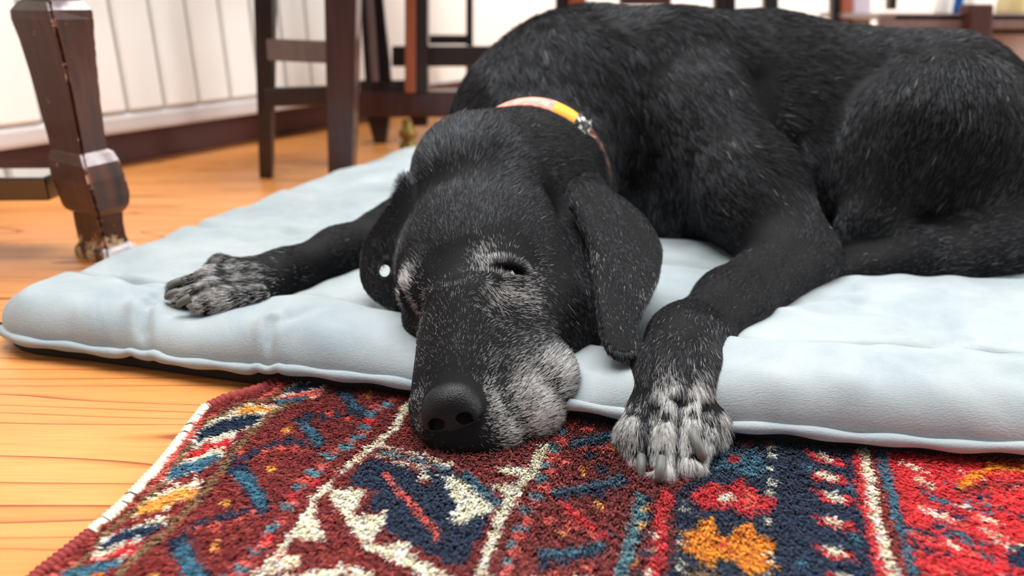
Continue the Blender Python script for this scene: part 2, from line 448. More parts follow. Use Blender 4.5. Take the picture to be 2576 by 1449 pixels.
# --- black metal stand at the white wall
st = empty('metal_stand', tuple(on(1180, 240)))
tag(st, 'thin black metal frame standing before the white wall behind the dog', 'stand')
slab('upright', 1172, 1190, -300, 230, 2.3, .02, m_black, st, .003)
slab('crossbar', 965, 1180, 88, 112, 2.305, .018, m_black, st, .003)
slab('upright', 962, 980, -300, 230, 2.3, .02, m_black, st, .003)

# --- chair hidden for the most part behind the dog's back
cb = empty('spindle_chair', tuple(on(1700, 250)))
tag(cb, 'reddish brown chair whose legs show just above the dog’s back', 'chair')
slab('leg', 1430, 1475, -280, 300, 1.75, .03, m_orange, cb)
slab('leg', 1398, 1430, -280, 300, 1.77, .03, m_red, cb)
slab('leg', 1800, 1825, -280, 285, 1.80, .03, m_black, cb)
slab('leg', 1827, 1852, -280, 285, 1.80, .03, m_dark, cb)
slab('leg', 1926, 1960, -280, 290, 1.75, .03, m_black, cb)
slab('rail', 1560, 1690, -30, 12, 1.75, .03, m_red, cb)
slab('seat', 1385, 1975, -300, -270, 1.70, .40, m_red, cb)

# --- low shelf at the right with bottles
sh = empty('low_shelf', tuple(on(2400, 240)))
tag(sh, 'low brown wooden shelf with bottles on it at the right edge', 'shelf')
YS = 1.62
slab('shelf_board', 2215, 2760, 34, 74, YS, .02, m_greybrown, sh)
zsh = at(2400, 36, YS)[2]
xl, xr = at(2250, 40, YS)[0], at(2760, 40, YS)[0]
under(sh, hexa('shelf_top', [(xl, YS, zsh - .012), (xr, YS, zsh - .012), (xr, YS + .4, zsh - .012), (xl, YS + .4, zsh - .012), (xl, YS, zsh), (xr, YS, zsh), (xr, YS + .4, zsh), (xl, YS + .4, zsh)], m_greybrown, None, .002))
slab('leg', 2446, 2486, 10, 300, YS - .03, .04, m_red, sh, .004, 2440, 2502)
slab('leg', 2700, 2740, 10, 300, YS - .03, .04, m_red, sh)
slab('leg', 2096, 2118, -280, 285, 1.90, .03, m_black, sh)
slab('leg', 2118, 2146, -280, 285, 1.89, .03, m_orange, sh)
slab('glare_panel', 2250, 2760, 74, 330, YS + .12, .015, plain('floor_glare_pink', (168, 150, 146), .6), sh)  # added panel, coloured like the hazy reflection on the floor beyond
slab('lower_rail', 2380, 2700, 74, 88, YS + .01, .03, m_dark, sh)
slab('side_panel', 2146, 2192, -300, 300, 1.9, .02, plain('lavender_paint', (196, 182, 192), .6), sh)
slab('side_panel', 2238, 2256, -300, 24, YS + .0, .02, m_dark, sh, .002, 2250, 2270)
def bottle(px, Yb, r_, h_, body, cap, label):
    base = at(px, 20, Yb); x_ = base[0]; z_ = zsh
    e = empty('bottle', (x_, Yb, z_)); tag(e, label, 'bottle')
    for nm, prof, mt in (('body', [(r_ * .9, 0), (r_, .006), (r_, h_ * .6), (r_ * .8, h_ * .72), (r_ * .4, h_ * .8), (r_ * .38, h_ * .86)], body), ('cap', [(r_ * .45, h_ * .85), (r_ * .45, h_), (r_ * .3, h_ * 1.01)], cap)):
        bm = bmesh.new(); rg = []
        for (rr, zz) in prof: rg.append([bm.verts.new((rr * math.cos(t), rr * math.sin(t), zz)) for t in np.linspace(0, 2 * math.pi, 20, endpoint=False)])
        for a_, b_ in zip(rg, rg[1:]):
            for j in range(20): bm.faces.new((a_[j], a_[(j + 1) % 20], b_[(j + 1) % 20], b_[j]))
        bm.faces.new(rg[0][::-1]); bm.faces.new(rg[-1])
        o = bm_obj(nm, bm, mt, None, True); o.parent = e
m_bw = plain('white_plastic', (236, 232, 224), .35); m_bb = plain('blue_plastic', (30, 110, 200), .35); m_by = plain('pale_yellow_plastic', (226, 206, 150), .35)
bottle(2372, YS + .06, .017, .14, m_bw, m_bw, 'white plastic bottle on the low shelf, left of the blue one')
bottle(2412, YS + .08, .012, .15, m_bb, m_bw, 'slim blue plastic bottle on the low shelf')
bottle(2436, YS + .05, .012, .13, m_bw, m_bb, 'slim white bottle beside the blue bottle on the low shelf')
bottle(2545, YS + .06, .030, .16, m_by, m_bw, 'pale yellow bottle on the low shelf at the right edge')
# ================================================================ rug
RUGZ = 0.0045                       # height of the woven ground; the pile stands on it
COL = {'c': lin(240, 228, 200), 'm': lin(132, 44, 42), 'r': lin(206, 52, 58), 'p': lin(222, 104, 92), 'n': lin(34, 52, 80), 't': lin(70, 118, 138),
       'l': lin(104, 146, 156), 'g': lin(236, 170, 84), 'o': lin(238, 150, 40), 'b': lin(138, 110, 78), 'k': lin(40, 18, 20)}
def cropA(p): return on(80 + p[0] / 2.3418, 900 + p[1] / 2.3418, 0.010)[:2]
def cropB(p): return on(1150 + p[0] / 1.8065, 980 + p[1] / 1.8065, 0.010)[:2]
PAT = []                            # (colour, kind, points, width)
def poly(tr, col, pts): PAT.append((col, 'P', np.array([tr(p) for p in pts]), 0))
def line(tr, col, pts, w):
    P = np.array([tr(p) for p in pts]); q = np.array([tr((p[0] + w, p[1])) for p in pts])
    PAT.append((col, 'L', P, np.linalg.norm(q - P, axis=1)))
def dots(tr, col, pts, w, h=None):
    h = h or w * .6
    for (x, y) in pts:
        poly(tr, col, [(x - w / 2, y + h * .1), (x - w * .3, y - h / 2), (x + w / 2, y - h * .4), (x + w * .45, y + h * .3), (x - w * .1, y + h / 2)])
A_, B_ = cropA, cropB
# outer guard: slanted bars between two olive lines
line(A_, 'p', [(1560, 90), (1330, 250), (1040, 330), (960, 440), (870, 560), (800, 680), (700, 790), (560, 920), (430, 1050), (330, 1140), (120, 1286)], 26)
line(A_, 'b', [(1620, 100), (1480, 200), (1270, 250), (1080, 340), (1010, 430), (930, 530), (860, 640), (780, 740), (650, 850), (520, 970), (420, 1080), (320, 1170), (150, 1300)], 46)
line(A_, 'b', [(1800, 90), (1700, 180), (1500, 260), (1330, 400), (1210, 540), (1080, 720), (890, 930), (770, 1030), (640, 1140), (520, 1290)], 52)
for (c1, c2, pts) in (
    ('n', 'c', [(1000, 440), (1030, 390), (1130, 345), (1240, 320), (1330, 300), (1390, 322), (1340, 370), (1230, 395), (1100, 430), (1020, 460)]),
    ('r', 'c', [(940, 555), (980, 515), (1100, 475), (1200, 440), (1215, 480), (1100, 520), (980, 555)]),
    ('t', 'c', [(835, 680), (870, 620), (1000, 570), (1120, 530), (1155, 560), (1050, 615), (920, 665)]),
    ('m', None, [(760, 765), (830, 695), (980, 645), (1060, 640), (930, 720)]),
    ('g', 'c', [(668, 850), (740, 800), (850, 755), (1010, 720), (1000, 780), (880, 815), (760, 870), (670, 885)]),
    ('m', None, [(580, 930), (680, 885), (860, 840), (820, 900), (700, 930)]),
    ('n', 'c', [(425, 1085), (500, 1010), (640, 965), (830, 915), (810, 960), (680, 1010), (540, 1060)]),
    ('r', 'c', [(520, 1110), (590, 1050), (700, 1045), (650, 1105)]),
    ('p', None, [(370, 1140), (470, 1110), (540, 1110), (460, 1150)]),
    ('t', None, [(180, 1245), (290, 1190), (420, 1155), (590, 1130), (560, 1180), (420, 1215), (260, 1262)]),
    ('n', 'c', [(1505, 175), (1570, 140), (1700, 118), (1780, 118), (1720, 150), (1590, 180)]),
    ('p', 'c', [(1470, 205), (1600, 180), (1730, 170), (1700, 198), (1510, 214)]),
    ('t', None, [(1420, 232), (1520, 208), (1650, 200), (1620, 228), (1470, 242)]),
    ('g', 'c', [(1210, 285), (1300, 255), (1480, 262), (1440, 282), (1260, 300)])):
    if c2:
        cx = np.mean(pts, 0); poly(A_, c2, [tuple(cx + (np.array(p) - cx) * np.array([1.14, 1.55])) for p in pts])
    poly(A_, c1, pts)
# inner guard on dark red: leaning teal bars, dotted chains
for pts in ([(1800, 155), (1870, 150), (1930, 220), (2000, 290), (1950, 335), (1890, 260)], [(1555, 325), (1640, 315), (1700, 390), (1770, 465), (1700, 505), (1640, 410)],
            [(1170, 610), (1290, 570), (1360, 680), (1440, 800), (1410, 895), (1330, 820), (1260, 700)], [(835, 1040), (960, 980), (1000, 1090), (1075, 1200), (1080, 1300), (940, 1300), (900, 1150)]):
    cx = np.mean(pts, 0); poly(A_, 'n', pts); poly(A_, 't', [tuple(cx + (np.array(p) - cx) * .74 + np.array([8, 8])) for p in pts])
dots(A_, 'n', [(1230, 560), (1290, 545), (1350, 520), (1420, 495), (1480, 470), (1540, 455), (1600, 470), (1000, 950), (1060, 920), (1140, 905), (1210, 885), (1290, 860), (1360, 840), (1660, 310), (1740, 320), (1820, 300), (1900, 290), (1960, 300)], 62, 46)
dots(A_, 'p', [(1260, 525), (1400, 520), (1500, 500), (1040, 960), (1120, 940), (1250, 905), (1340, 870), (1580, 500), (1780, 300), (1880, 330)], 56, 30)
dots(A_, 'g', [(1525, 395), (1440, 625), (1180, 812), (1120, 1065), (760, 1232), (2000, 190)], 52, 44)
TL = [(2110, 250), (2020, 300), (1980, 380), (1940, 440), (1870, 495), (1780, 545), (1690, 640), (1600, 722), (1530, 835), (1450, 955), (1360, 1085), (1270, 1185), (1200, 1260)]
dots(A_, 'p', [(x + 40, y - 32) for (x, y) in TL], 80, 40)
dots(A_, 'l', TL, 92, 46); dots(A_, 'r', [(2010, 345), (1700, 690), (1560, 775), (1430, 1015), (1250, 1235)], 70, 50)
# cream zigzag line and its stepped teeth
line(A_, 'm', [(2240, 250), (2060, 470), (1790, 690), (1660, 820), (1540, 1010), (1420, 1170), (1310, 1290)], 110)
line(A_, 'c', [(2245, 235), (2160, 380), (2060, 465), (1940, 565), (1800, 690), (1710, 760), (1650, 880), (1570, 1000), (1500, 1085), (1420, 1175), (1310, 1300)], 52)
poly(A_, 'c', [(1640, 880), (1690, 800), (1710, 900), (1765, 1040), (1560, 1010)]); poly(A_, 'c', [(1560, 1100), (1660, 1150), (1540, 1190), (1400, 1215)])
poly(A_, 'm', [(1720, 770), (1830, 830), (1990, 1080), (1700, 1100), (1600, 1060), (1770, 1030), (1700, 890)])
poly(A_, 'm', [(1780, 700), (2020, 520), (2330, 570), (2600, 700), (2600, 1290), (2400, 1290), (2000, 1080)])
poly(A_, 'n', [(1885, 705), (1960, 600), (2030, 545), (2180, 585), (2300, 640), (2320, 690), (2420, 700), (2460, 790), (2600, 830), (2600, 1180), (2300, 1080), (2260, 1040), (2100, 970), (2110, 860), (1990, 850), (2060, 740)])
poly(A_, 'm', [(2270, 620), (2420, 690), (2330, 720)]); poly(A_, 'm', [(1890, 900), (2000, 790), (2060, 740), (1990, 740), (1900, 860)])
poly(A_, 'c', [(1750, 735), (1990, 735), (1960, 800), (1905, 890), (2000, 880), (2120, 865), (2090, 950), (2010, 1050), (2120, 1040), (2270, 1035), (2240, 1090), (2500, 1225), (2580, 1300), (2440, 1300), (2200, 1165), (1990, 1075), (1870, 900)])
poly(A_, 'c', [(1360, 1300), (1500, 1225), (1700, 1190), (1880, 1168), (2080, 1225), (2200, 1300)])
line(A_, 'm', [(1500, 1225), (1900, 1150), (2250, 1290)], 30)
poly(A_, 'm', [(1850, 1230), (1900, 1215), (1960, 1300), (1800, 1300)])
line(A_, 'c', [(2090, 480), (2200, 520), (2330, 540), (2500, 600)], 30); line(A_, 'l', [(2080, 520), (2200, 545), (2330, 575), (2480, 620)], 30)
line(A_, 'c', [(2050, 535), (2180, 572), (2330, 612), (2460, 640)], 26)
poly(A_, 'c', [(2300, 670), (2330, 615), (2460, 640), (2600, 730), (2600, 815), (2395, 815), (2450, 720)]); poly(A_, 'c', [(2520, 900), (2600, 850), (2600, 940)])
line(A_, 'p', [(2100, 640), (2170, 720), (2300, 870), (2380, 950), (2440, 1040), (2510, 1075)], 40)
line(A_, 'r', [(2440, 1020), (2500, 1070)], 50)
# around the muzzle and to its right
line(B_, 'm', [(400, 240), (330, 340), (240, 450), (180, 560), (140, 680), (60, 860)], 110)
poly(B_, 'n', [(-120, 330), (0, 340), (100, 380), (180, 500), (150, 560), (130, 610), (60, 720), (-60, 760), (-60, 560)])
poly(B_, 'c', [(-60, 350), (40, 375), (120, 440), (200, 520), (100, 540), (30, 580), (-20, 560), (10, 500)])
line(B_, 't', [(60, 350), (110, 400), (200, 480)], 40)
line(B_, 'c', [(400, 230), (350, 340), (265, 440), (205, 560), (160, 680), (115, 800), (90, 860)], 50)
poly(B_, 'c', [(150, 395), (215, 400), (270, 400), (270, 470), (220, 450)]); poly(B_, 'c', [(180, 330), (300, 310), (350, 330), (290, 370)])
dots(B_, 'p', [(480, 205), (440, 275), (430, 345), (400, 410), (360, 480), (330, 560), (290, 630), (270, 700), (240, 780)], 60, 46)
dots(B_, 'l', [(480, 165), (450, 240), (415, 310), (390, 375), (365, 450), (325, 515), (290, 595), (255, 660), (235, 740), (200, 822)], 56, 38)
dots(B_, 'p', [(520, 130), (600, 250), (500, 300), (600, 150), (670, 230), (560, 520), (520, 580), (620, 610), (470, 800), (600, 770), (420, 560)], 66, 34)
for pts in ([(545, 205), (640, 188), (730, 165)], [(465, 425), (560, 412), (640, 392), (750, 365)], [(400, 700), (520, 695), (620, 672), (700, 655)]):
    line(B_, 'n', [(x, y + 18) for (x, y) in pts], 60); line(B_, 't', pts, 42)
dots(B_, 'n', [(610, 270), (660, 330), (400, 760), (480, 740), (650, 440), (700, 610)], 60, 40)
line(B_, 'r', [(490, 470), (530, 530), (600, 572), (690, 632)], 40)
dots(B_, 'g', [(575, 335), (650, 490), (490, 612), (715, 235)], 36, 28)
line(B_, 'm', [(770, 440), (730, 640), (690, 860)], 60)
line(B_, 'r', [(960, 430), (915, 560), (920, 690), (880, 860)], 60)
line(B_, 'l', [(835, 450), (825, 560), (790, 640), (765, 740), (735, 860)], 62)
dots(B_, 'n', [(870, 470), (880, 540), (840, 620), (850, 700), (830, 800)], 44, 36); dots(B_, 'g', [(850, 505), (832, 580), (812, 742)], 34, 34); dots(B_, 'c', [(900, 620), (890, 690), (860, 780)], 40, 30)
poly(B_, 'n', [(985, 440), (1100, 350), (1150, 180), (1460, 180), (1600, 185), (1810, 200), (1835, 330), (1860, 500), (1960, 870), (925, 870), (985, 700)])
poly(B_, 't', [(1150, 330), (1190, 270), (1270, 245), (1370, 255), (1400, 320), (1340, 375), (1250, 340), (1170, 345)]); poly(B_, 'n', [(1190, 340), (1240, 320), (1290, 370), (1240, 400)])
poly(B_, 'r', [(1040, 440), (1160, 385), (1210, 415), (1290, 370), (1340, 430), (1430, 470), (1425, 520), (1350, 520), (1330, 550), (1230, 505), (1110, 510)])
poly(B_, 'p', [(1300, 400), (1350, 450), (1340, 530), (1290, 500)]); dots(B_, 'c', [(1215, 455)], 84, 44)
poly(B_, 'o', [(1000, 600), (1085, 595), (1115, 540), (1170, 560), (1170, 612), (1230, 640), (1270, 570), (1340, 568), (1352, 620), (1435, 645), (1440, 700), (1390, 712), (1450, 765), (1330, 800), (1290, 770), (1240, 735), (1185, 720), (1160, 755), (1090, 755), (1070, 705), (995, 695), (1045, 645)])
poly(B_, 'r', [(1175, 655), (1240, 650), (1210, 680)]); 
dots(B_, 'c', [(1415, 238), (1420, 270), (1415, 332), (1418, 388), (1410, 432), (1030, 502), (1008, 656), (1012, 732), (1012, 775), (1400, 560), (1400, 702), (1412, 742), (1410, 800)], 46, 24)
dots(B_, 'r', [(1310, 215), (1400, 205), (1250, 285), (1390, 500)], 60, 34)
poly(B_, 'b', [(970, 840), (1080, 770), (1160, 795), (1330, 815), (1340, 870), (960, 870)])
for (x, y) in ((1650, 275), (1660, 360), (1690, 450), (1690, 560), (1690, 690), (1740, 810)):
    poly(B_, 'r', [(x - 90, y - 30), (x - 20, y - 25), (x + 90, y + 10), (x + 120, y + 45), (x + 20, y + 35), (x - 40, y + 25)])
    poly(B_, 'c', [(x - 50, y - 22), (x + 10, y - 18), (x + 60, y + 14), (x + 30, y + 30), (x - 20, y + 8)])
dots(B_, 't', [(1590, 330), (1560, 750), (1780, 420), (1800, 640)], 60, 40)
line(B_, 'r', [(1800, 215), (1820, 400), (1870, 620), (1920, 860)], 46)
line(B_, 'm', [(1880, 215), (1905, 400), (1945, 600), (2010, 860)], 50)
line(B_, 'c', [(1826, 215), (1848, 330), (1862, 400), (1890, 560), (1930, 700), (1972, 860)], 48)
poly(B_, 'r', [(1920, 215), (2300, 240), (2900, 290), (2900, 870), (2060, 870), (1985, 540)])
line(B_, 't', [(1905, 215), (1940, 400), (1980, 520), (2010, 640), (2065, 860)], 40)
_r = np.random.default_rng(3)
for i in range(90):
    x, y = _r.uniform(1990, 2860), _r.uniform(265, 850); c_ = _r.choice(list('mmtnncp'), p=None); dx = _r.uniform(50, 150)
    if y - 250 < (x - 1990) * .05: continue
    line(B_, str(c_), [(x, y), (x + dx * .6, y + dx * .25), (x + dx, y + dx * .36)], _r.uniform(12, 30))
line(B_, 'o', [(2270, 400), (2340, 355), (2420, 318), (2500, 330), (2640, 345)], 44); line(B_, 'm', [(2260, 430), (2400, 400), (2576, 410)], 40)
poly(B_, 'n', [(2450, 720), (2576, 640), (2760, 640), (2700, 770), (2480, 770)])
# ---- left edge of the rug
edge_px = [(60, 1480), (92, 1449), (200, 1365), (300, 1280), (400, 1175), (470, 1085), (510, 1032), (560, 1008), (640, 985), (700, 962), (770, 930)]
edge = np.array([on(x, y, 0.004)[:2] for x, y in edge_px])
edge = np.concatenate([[[-.30, -.6], [-.29, .0], [-.278, .22]], edge, [[-.17, .62], [-.15, .80]]])
edge = edge[np.argsort(edge[:, 1])]
def xedge(y): return np.interp(y, edge[:, 1], edge[:, 0])
RX1, RY0, RY1 = 1.15, -0.55, 0.78
def rug_colour(xy):
    n = len(xy); out = np.tile(np.array(COL['m']), (n, 1)); pick = np.full(n, -1)
    x, y = xy[:, 0], xy[:, 1]
    # further motifs beyond the photograph's frame, in the same wools
    far = (y < .325) | (x > .40) | (y > .56)
    gx, gy = np.floor(x / .05).astype(int), np.floor(y / .05).astype(int)
    fx, fy = x / .05 - gx - .5, y / .05 - gy - .5
    h = (gx * 73856093 ^ gy * 19349663) % 7; h2 = (gx * 83492791 ^ gy * 2971215) % 7
    keys = np.array([COL[k] for k in 'nrtcpgm'])
    mm = far & (np.abs(fx) + np.abs(fy) < .42); out[mm] = keys[h[mm]]
    mm = far & (np.abs(fx) + np.abs(fy) < .20); out[mm] = keys[h2[mm]]
    for (c_, kind, P, w) in PAT:
        pad = 0 if kind == 'P' else np.max(w)
        lo, hi = P.min(0) - pad, P.max(0) + pad
        sel = np.where((x > lo[0]) & (x < hi[0]) & (y > lo[1]) & (y < hi[1]))[0]
        if not len(sel): continue
        px, py = x[sel], y[sel]
        if kind == 'P':
            ins = np.zeros(len(sel), bool); q = np.roll(P, -1, 0)
            for (ax, ay), (bx, by) in zip(P, q):
                cr = ((ay > py) != (by > py)); ins ^= cr & (px < (bx - ax) * (py - ay) / (by - ay + 1e-12) + ax)
        else:
            ins = np.zeros(len(sel), bool)
            for i in range(len(P) - 1):
                a, b2 = P[i], P[i + 1]; ba = b2 - a
                t = np.clip(((px - a[0]) * ba[0] + (py - a[1]) * ba[1]) / (ba @ ba + 1e-12), 0, 1)
                ins |= np.hypot(px - a[0] - t * ba[0], py - a[1] - t * ba[1]) < (w[i] + (w[i + 1] - w[i]) * t) / 2
        out[sel[ins]] = COL[c_]
    return out
# woven ground, cut to the rug's outline, coloured like the pile
KN = 0.0019
gx = np.concatenate([np.arange(0, .72, .0024), np.arange(.72, RX1 + .29, .02)])
gy = np.concatenate([np.arange(RY0, .29, .02), np.arange(.29, .60, .0024), np.arange(.60, RY1, .02)])
GX, GY = np.meshgrid(gx, gy, indexing='ij')
GXw = xedge(GY) + GX
rz = RUGZ * np.clip(GX / .006, 0.1, 1)
nx_, ny_ = GX.shape
V = np.stack([GXw, GY, rz], -1).reshape(-1, 3)
ii = np.arange(nx_ * ny_).reshape(nx_, ny_)
Fq = np.stack([ii[:-1, :-1], ii[1:, :-1], ii[1:, 1:], ii[:-1, 1:]], -1).reshape(-1, 4)
m_rug, nt, b = material('wool_ground')
at_ = N(nt, 'ShaderNodeAttribute'); at_.attribute_name = 'wool'
nt.links.new(at_.outputs['Color'], b.inputs['Base Color']); b.inputs['Roughness'].default_value = 0.9; b.inputs['Specular IOR Level'].default_value = 0.1
rug = empty('rug', (0.1, 0.3, 0)); tag(rug, 'hand-knotted wool rug in dark red, navy, teal and cream under the dog’s muzzle', 'rug')
rg = mesh_obj('woven_ground', V, Fq, m_rug); under(rug, rg)
cc = rug_colour(V[:, :2]); ca = rg.data.color_attributes.new('wool', 'FLOAT_COLOR', 'POINT')
ca.data.foreach_set('color', np.concatenate([cc * .8, np.ones((len(cc), 1))], 1).astype(np.float32).ravel())
# overcast selvedge: a cord with cream and dark wraps along the left edge
def tube(name, P, r, mat, parent, seg=10, closed=False):
    P = np.asarray(P, float); T = norm(np.gradient(P, axis=0)); up = np.array([0, 0, 1.0]); S = norm(np.cross(T, up)); U = np.cross(S, T)
    r = np.broadcast_to(r, (len(P),))
    a = np.linspace(0, 2 * math.pi, seg, endpoint=False)
    V = (P[:, None] + r[:, None, None] * (np.cos(a)[None, :, None] * S[:, None] + np.sin(a)[None, :, None] * U[:, None])).reshape(-1, 3)
    i = np.arange(len(P) * seg).reshape(len(P), seg)
    F = np.stack([i[:-1], np.roll(i, -1, 1)[:-1], np.roll(i, -1, 1)[1:], i[1:]], -1).reshape(-1, 4)
    o = mesh_obj(name, V, F[:, ::-1], mat, None, True)
    if parent is not None: under(parent, o)
    return o
m_selv, nt, b = material('overcast_selvedge')
a2 = N(nt, 'ShaderNodeAttribute'); a2.attribute_name = 'wool'; nt.links.new(a2.outputs['Color'], b.inputs['Base Color']); b.inputs['Roughness'].default_value = .9
ys_ = np.arange(.10, .66, .0006)
Ps = np.stack([xedge(ys_) + .003, ys_, np.full(len(ys_), .0052)], 1)
thr = .0050 + .0006 * np.sin(ys_ * 2 * math.pi / .0035)
sv = tube('selvedge', Ps, thr, m_selv, rug, 8)
pp = proj(Ps); cs = np.tile(np.array(lin(226, 216, 190)), (len(ys_), 1))
yv = ys_
y_top, y_bot = on(505, 1040)[1], on(200, 1365)[1]
dark = (yv > y_top) | (yv < y_bot); cs[dark] = COL['m']
for y_ in np.cumsum(np.random.default_rng(5).uniform(.004, .022, 60)) + .25: cs[(~dark) & (np.abs(yv - y_) < .0006)] = lin(70, 66, 72)
cs = np.repeat(cs, 8, 0)
ca = sv.data.color_attributes.new('wool', 'FLOAT_COLOR', 'POINT'); ca.data.foreach_set('color', np.concatenate([cs, np.ones((len(cs), 1))], 1).astype(np.float32).ravel())

def hair_obj(name, pts, rad, cols, mat, parent, gloss=None):
    """pts (n, k, 3) strands, rad (n, k), cols (n, 3) one colour each"""
    n, k, _ = pts.shape
    cu = bpy.data.hair_curves.new(name)
    cu.add_curves([k] * n)
    cu.attributes['position'].data.foreach_set('vector', pts.astype(np.float32).ravel()) if 'position' in cu.attributes else None
    if 'radius' not in cu.attributes: cu.attributes.new('radius', 'FLOAT', 'POINT')
    cu.attributes['radius'].data.foreach_set('value', rad.astype(np.float32).ravel())
    ca = cu.attributes.new('wool', 'FLOAT_COLOR', 'CURVE')
    ca.data.foreach_set('color', np.concatenate([cols, np.ones((n, 1))], 1).astype(np.float32).ravel())
    if gloss is not None:
        ga = cu.attributes.new('gloss', 'FLOAT', 'CURVE'); ga.data.foreach_set('value', gloss.astype(np.float32))
    cu.materials.append(mat)
    o = bpy.data.objects.new(name, cu); C.objects.link(o)
    if parent is not None: under(parent, o)
    return o
m_pile, nt, b = material('wool_pile')
a3 = N(nt, 'ShaderNodeAttribute'); a3.attribute_name = 'wool'
nt.links.new(a3.outputs['Color'], b.inputs['Base Color'])
b.inputs['Roughness'].default_value = .75; b.inputs['Specular IOR Level'].default_value = .2
b.inputs['Sheen Weight'].default_value = .25; b.inputs['Sheen Roughness'].default_value = .4

if True:
    def pile(x0, x1, y0, y1, step, per, length, r0, name):
        X, Yg = np.meshgrid(np.arange(x0, x1, step), np.arange(y0, y1, step), indexing='ij')
        K = np.stack([X.ravel(), Yg.ravel()], 1) + rng.uniform(-.25, .25, (X.size, 2)) * step
        K = K[K[:, 0] > xedge(K[:, 1]) + .0095]
        kc = rug_colour(K + rng.normal(0, .0005, K.shape))
        isred = (np.abs(kc - np.array(COL['m'])).sum(1) < .01) & (rng.uniform(size=len(K)) < .14); kc[isred] = np.array(lin(168, 74, 62))
        kc = kc * rng.uniform(.9, 1.75, (len(K), 1))
        lean = np.array([-.18, -.80, 1.0]) + rng.normal(0, .10, (len(K), 3))
        ln = length * rng.uniform(.8, 1.15, len(K))
        n = len(K) * per
        root = np.repeat(K, per, 0) + rng.uniform(-.5, .5, (n, 2)) * step
        lean = np.repeat(lean, per, 0) + rng.normal(0, .13, (n, 3)); ln = np.repeat(ln, per) * rng.uniform(.85, 1.1, n)
        root3 = np.concatenate([root, np.full((n, 1), RUGZ - .001)], 1)
        t = np.array([0, .45, 1.0]); d = norm(lean)
        bend = np.array([-.02, -.25, -.12])
        pts = root3[:, None] + ln[:, None, None] * (t[None, :, None] * d[:, None] + (t ** 2)[None, :, None] * bend)
        rad = np.tile(np.array([1.0, .95, .45]) * r0, (n, 1))
        return tag(hair_obj(name, pts, rad, np.clip(np.repeat(kc, per, 0), 0, 1), m_pile, rug), kind='stuff')
    pile(-.30, .42, .315, .60, .0019, 6, .0105, .00034, 'pile')
    pile(.42, .80, .20, .60, .0042, 4, .0078, .0009, 'pile')
    pile(-.31, .80, .06, .315, .0042, 4, .0078, .0009, 'pile')

# ================================================================ mat
mat_front = np.array([[-.482, .640], [-.470, .618], [-.44, .606], [-.39, .596], [-.303, .572], [-.19, .541], [-.078, .515], [.042, .482], [.153, .454], [.25, .437], [.345, .424], [.50, .398], [.75, .35]])
mat_left = np.array([[0, 0], [.012, .07], [.034, .20], [.072, .30], [.12, .44], [.175, .60], [.28, .80], [.32, .87]])
def resample(P, n):
    L = np.concatenate([[0], np.cumsum(np.linalg.norm(np.diff(P, axis=0), axis=1))])
    # smooth the corners a little
    tt = np.linspace(0, L[-1], 400); Q = np.stack([np.interp(tt, L, P[:, i]) for i in range(2)], 1)
    ker = np.hanning(31); ker /= ker.sum()
    Qp = np.pad(Q, ((15, 15), (0, 0)), mode='reflect', reflect_type='odd'); Q = np.stack([np.convolve(Qp[:, i], ker, 'valid') for i in range(2)], 1)
    L2 = np.concatenate([[0], np.cumsum(np.linalg.norm(np.diff(Q, axis=0), axis=1))])
    return Q, L2
Qf, Lf = resample(mat_front, 0); Ql, Ll = resample(mat_left, 0); Ql = Ql - Ql[0]
def smooth01(x): x = np.clip(x, 0, 1); return x * x * (3 - 2 * x)
sS = np.linspace(0, Lf[-1], 420); tS = np.concatenate([np.linspace(0, .06, 40)[:-1], np.linspace(.06, .30, 100)[:-1], np.linspace(.30, Ll[-1], 110)])
Sg, Tg = np.meshgrid(sS, tS, indexing='ij')
MX = np.interp(Sg, Lf, Qf[:, 0]) + np.interp(Tg, Ll, Ql[:, 0]); MY = np.interp(Sg, Lf, Qf[:, 1]) + np.interp(Tg, Ll, Ql[:, 1])
def lump(n, lo, hi, seed):          # smooth value noise over the mat
    r = np.random.default_rng(seed); out = np.zeros_like(Sg)
    for k in range(n):
        f = r.uniform(lo, hi); a = r.uniform(0, 2 * math.pi); ph = r.uniform(0, 6.28)
        out += np.sin(2 * math.pi * f * (Sg * math.cos(a) + Tg * math.sin(a)) + ph)
    return out / math.sqrt(n)
dist = np.minimum(np.minimum(Sg, Tg), np.minimum(Lf[-1] - Sg + .05, Ll[-1] - Tg))
prof = np.sqrt(np.clip(1 - (1 - np.clip(dist / .034, 0, 1)) ** 2.4, 0, 1))
TH = .037
rise = .006 * smooth01((MX + .28) / .12)       # the right part lies on the rug
seam1 = .094 + .008 * np.sin(Sg * 9)
zt = rise + .015 + (TH - .012) * prof
zt = zt + .0016 * lump(9, 4, 12, 1) * prof + .0009 * lump(12, 14, 30, 2) * prof
puff = .010 * np.sqrt(np.clip(1 - ((Tg - .05) / .05) ** 2, 0, 1)) * prof
zt += puff
zt -= .0085 * np.exp(-((Tg - seam1) / .006) ** 2) * prof
zt -= .007 * np.exp(-((Tg - seam1 - .20) / .008) ** 2) * prof + .007 * np.exp(-((Tg - seam1 - .40) / .008) ** 2) * prof
def crease(p0, p1, w, dep):         # a short pucker between two points of the photograph
    global zt
    a, b2 = on(*p0, .045)[:2], on(*p1, .045)[:2]; ba = b2 - a
    t = np.clip(((MX - a[0]) * ba[0] + (MY - a[1]) * ba[1]) / (ba @ ba), 0, 1)
    d = np.hypot(MX - a[0] - t * ba[0], MY - a[1] - t * ba[1])
    zt -= dep * np.exp(-(d / w) ** 2) * (.4 + .6 * np.sin(math.pi * t)) * np.clip(dist / .01, 0, 1)
    zt += dep * .35 * np.exp(-((d - 2.2 * w) / w) ** 2)
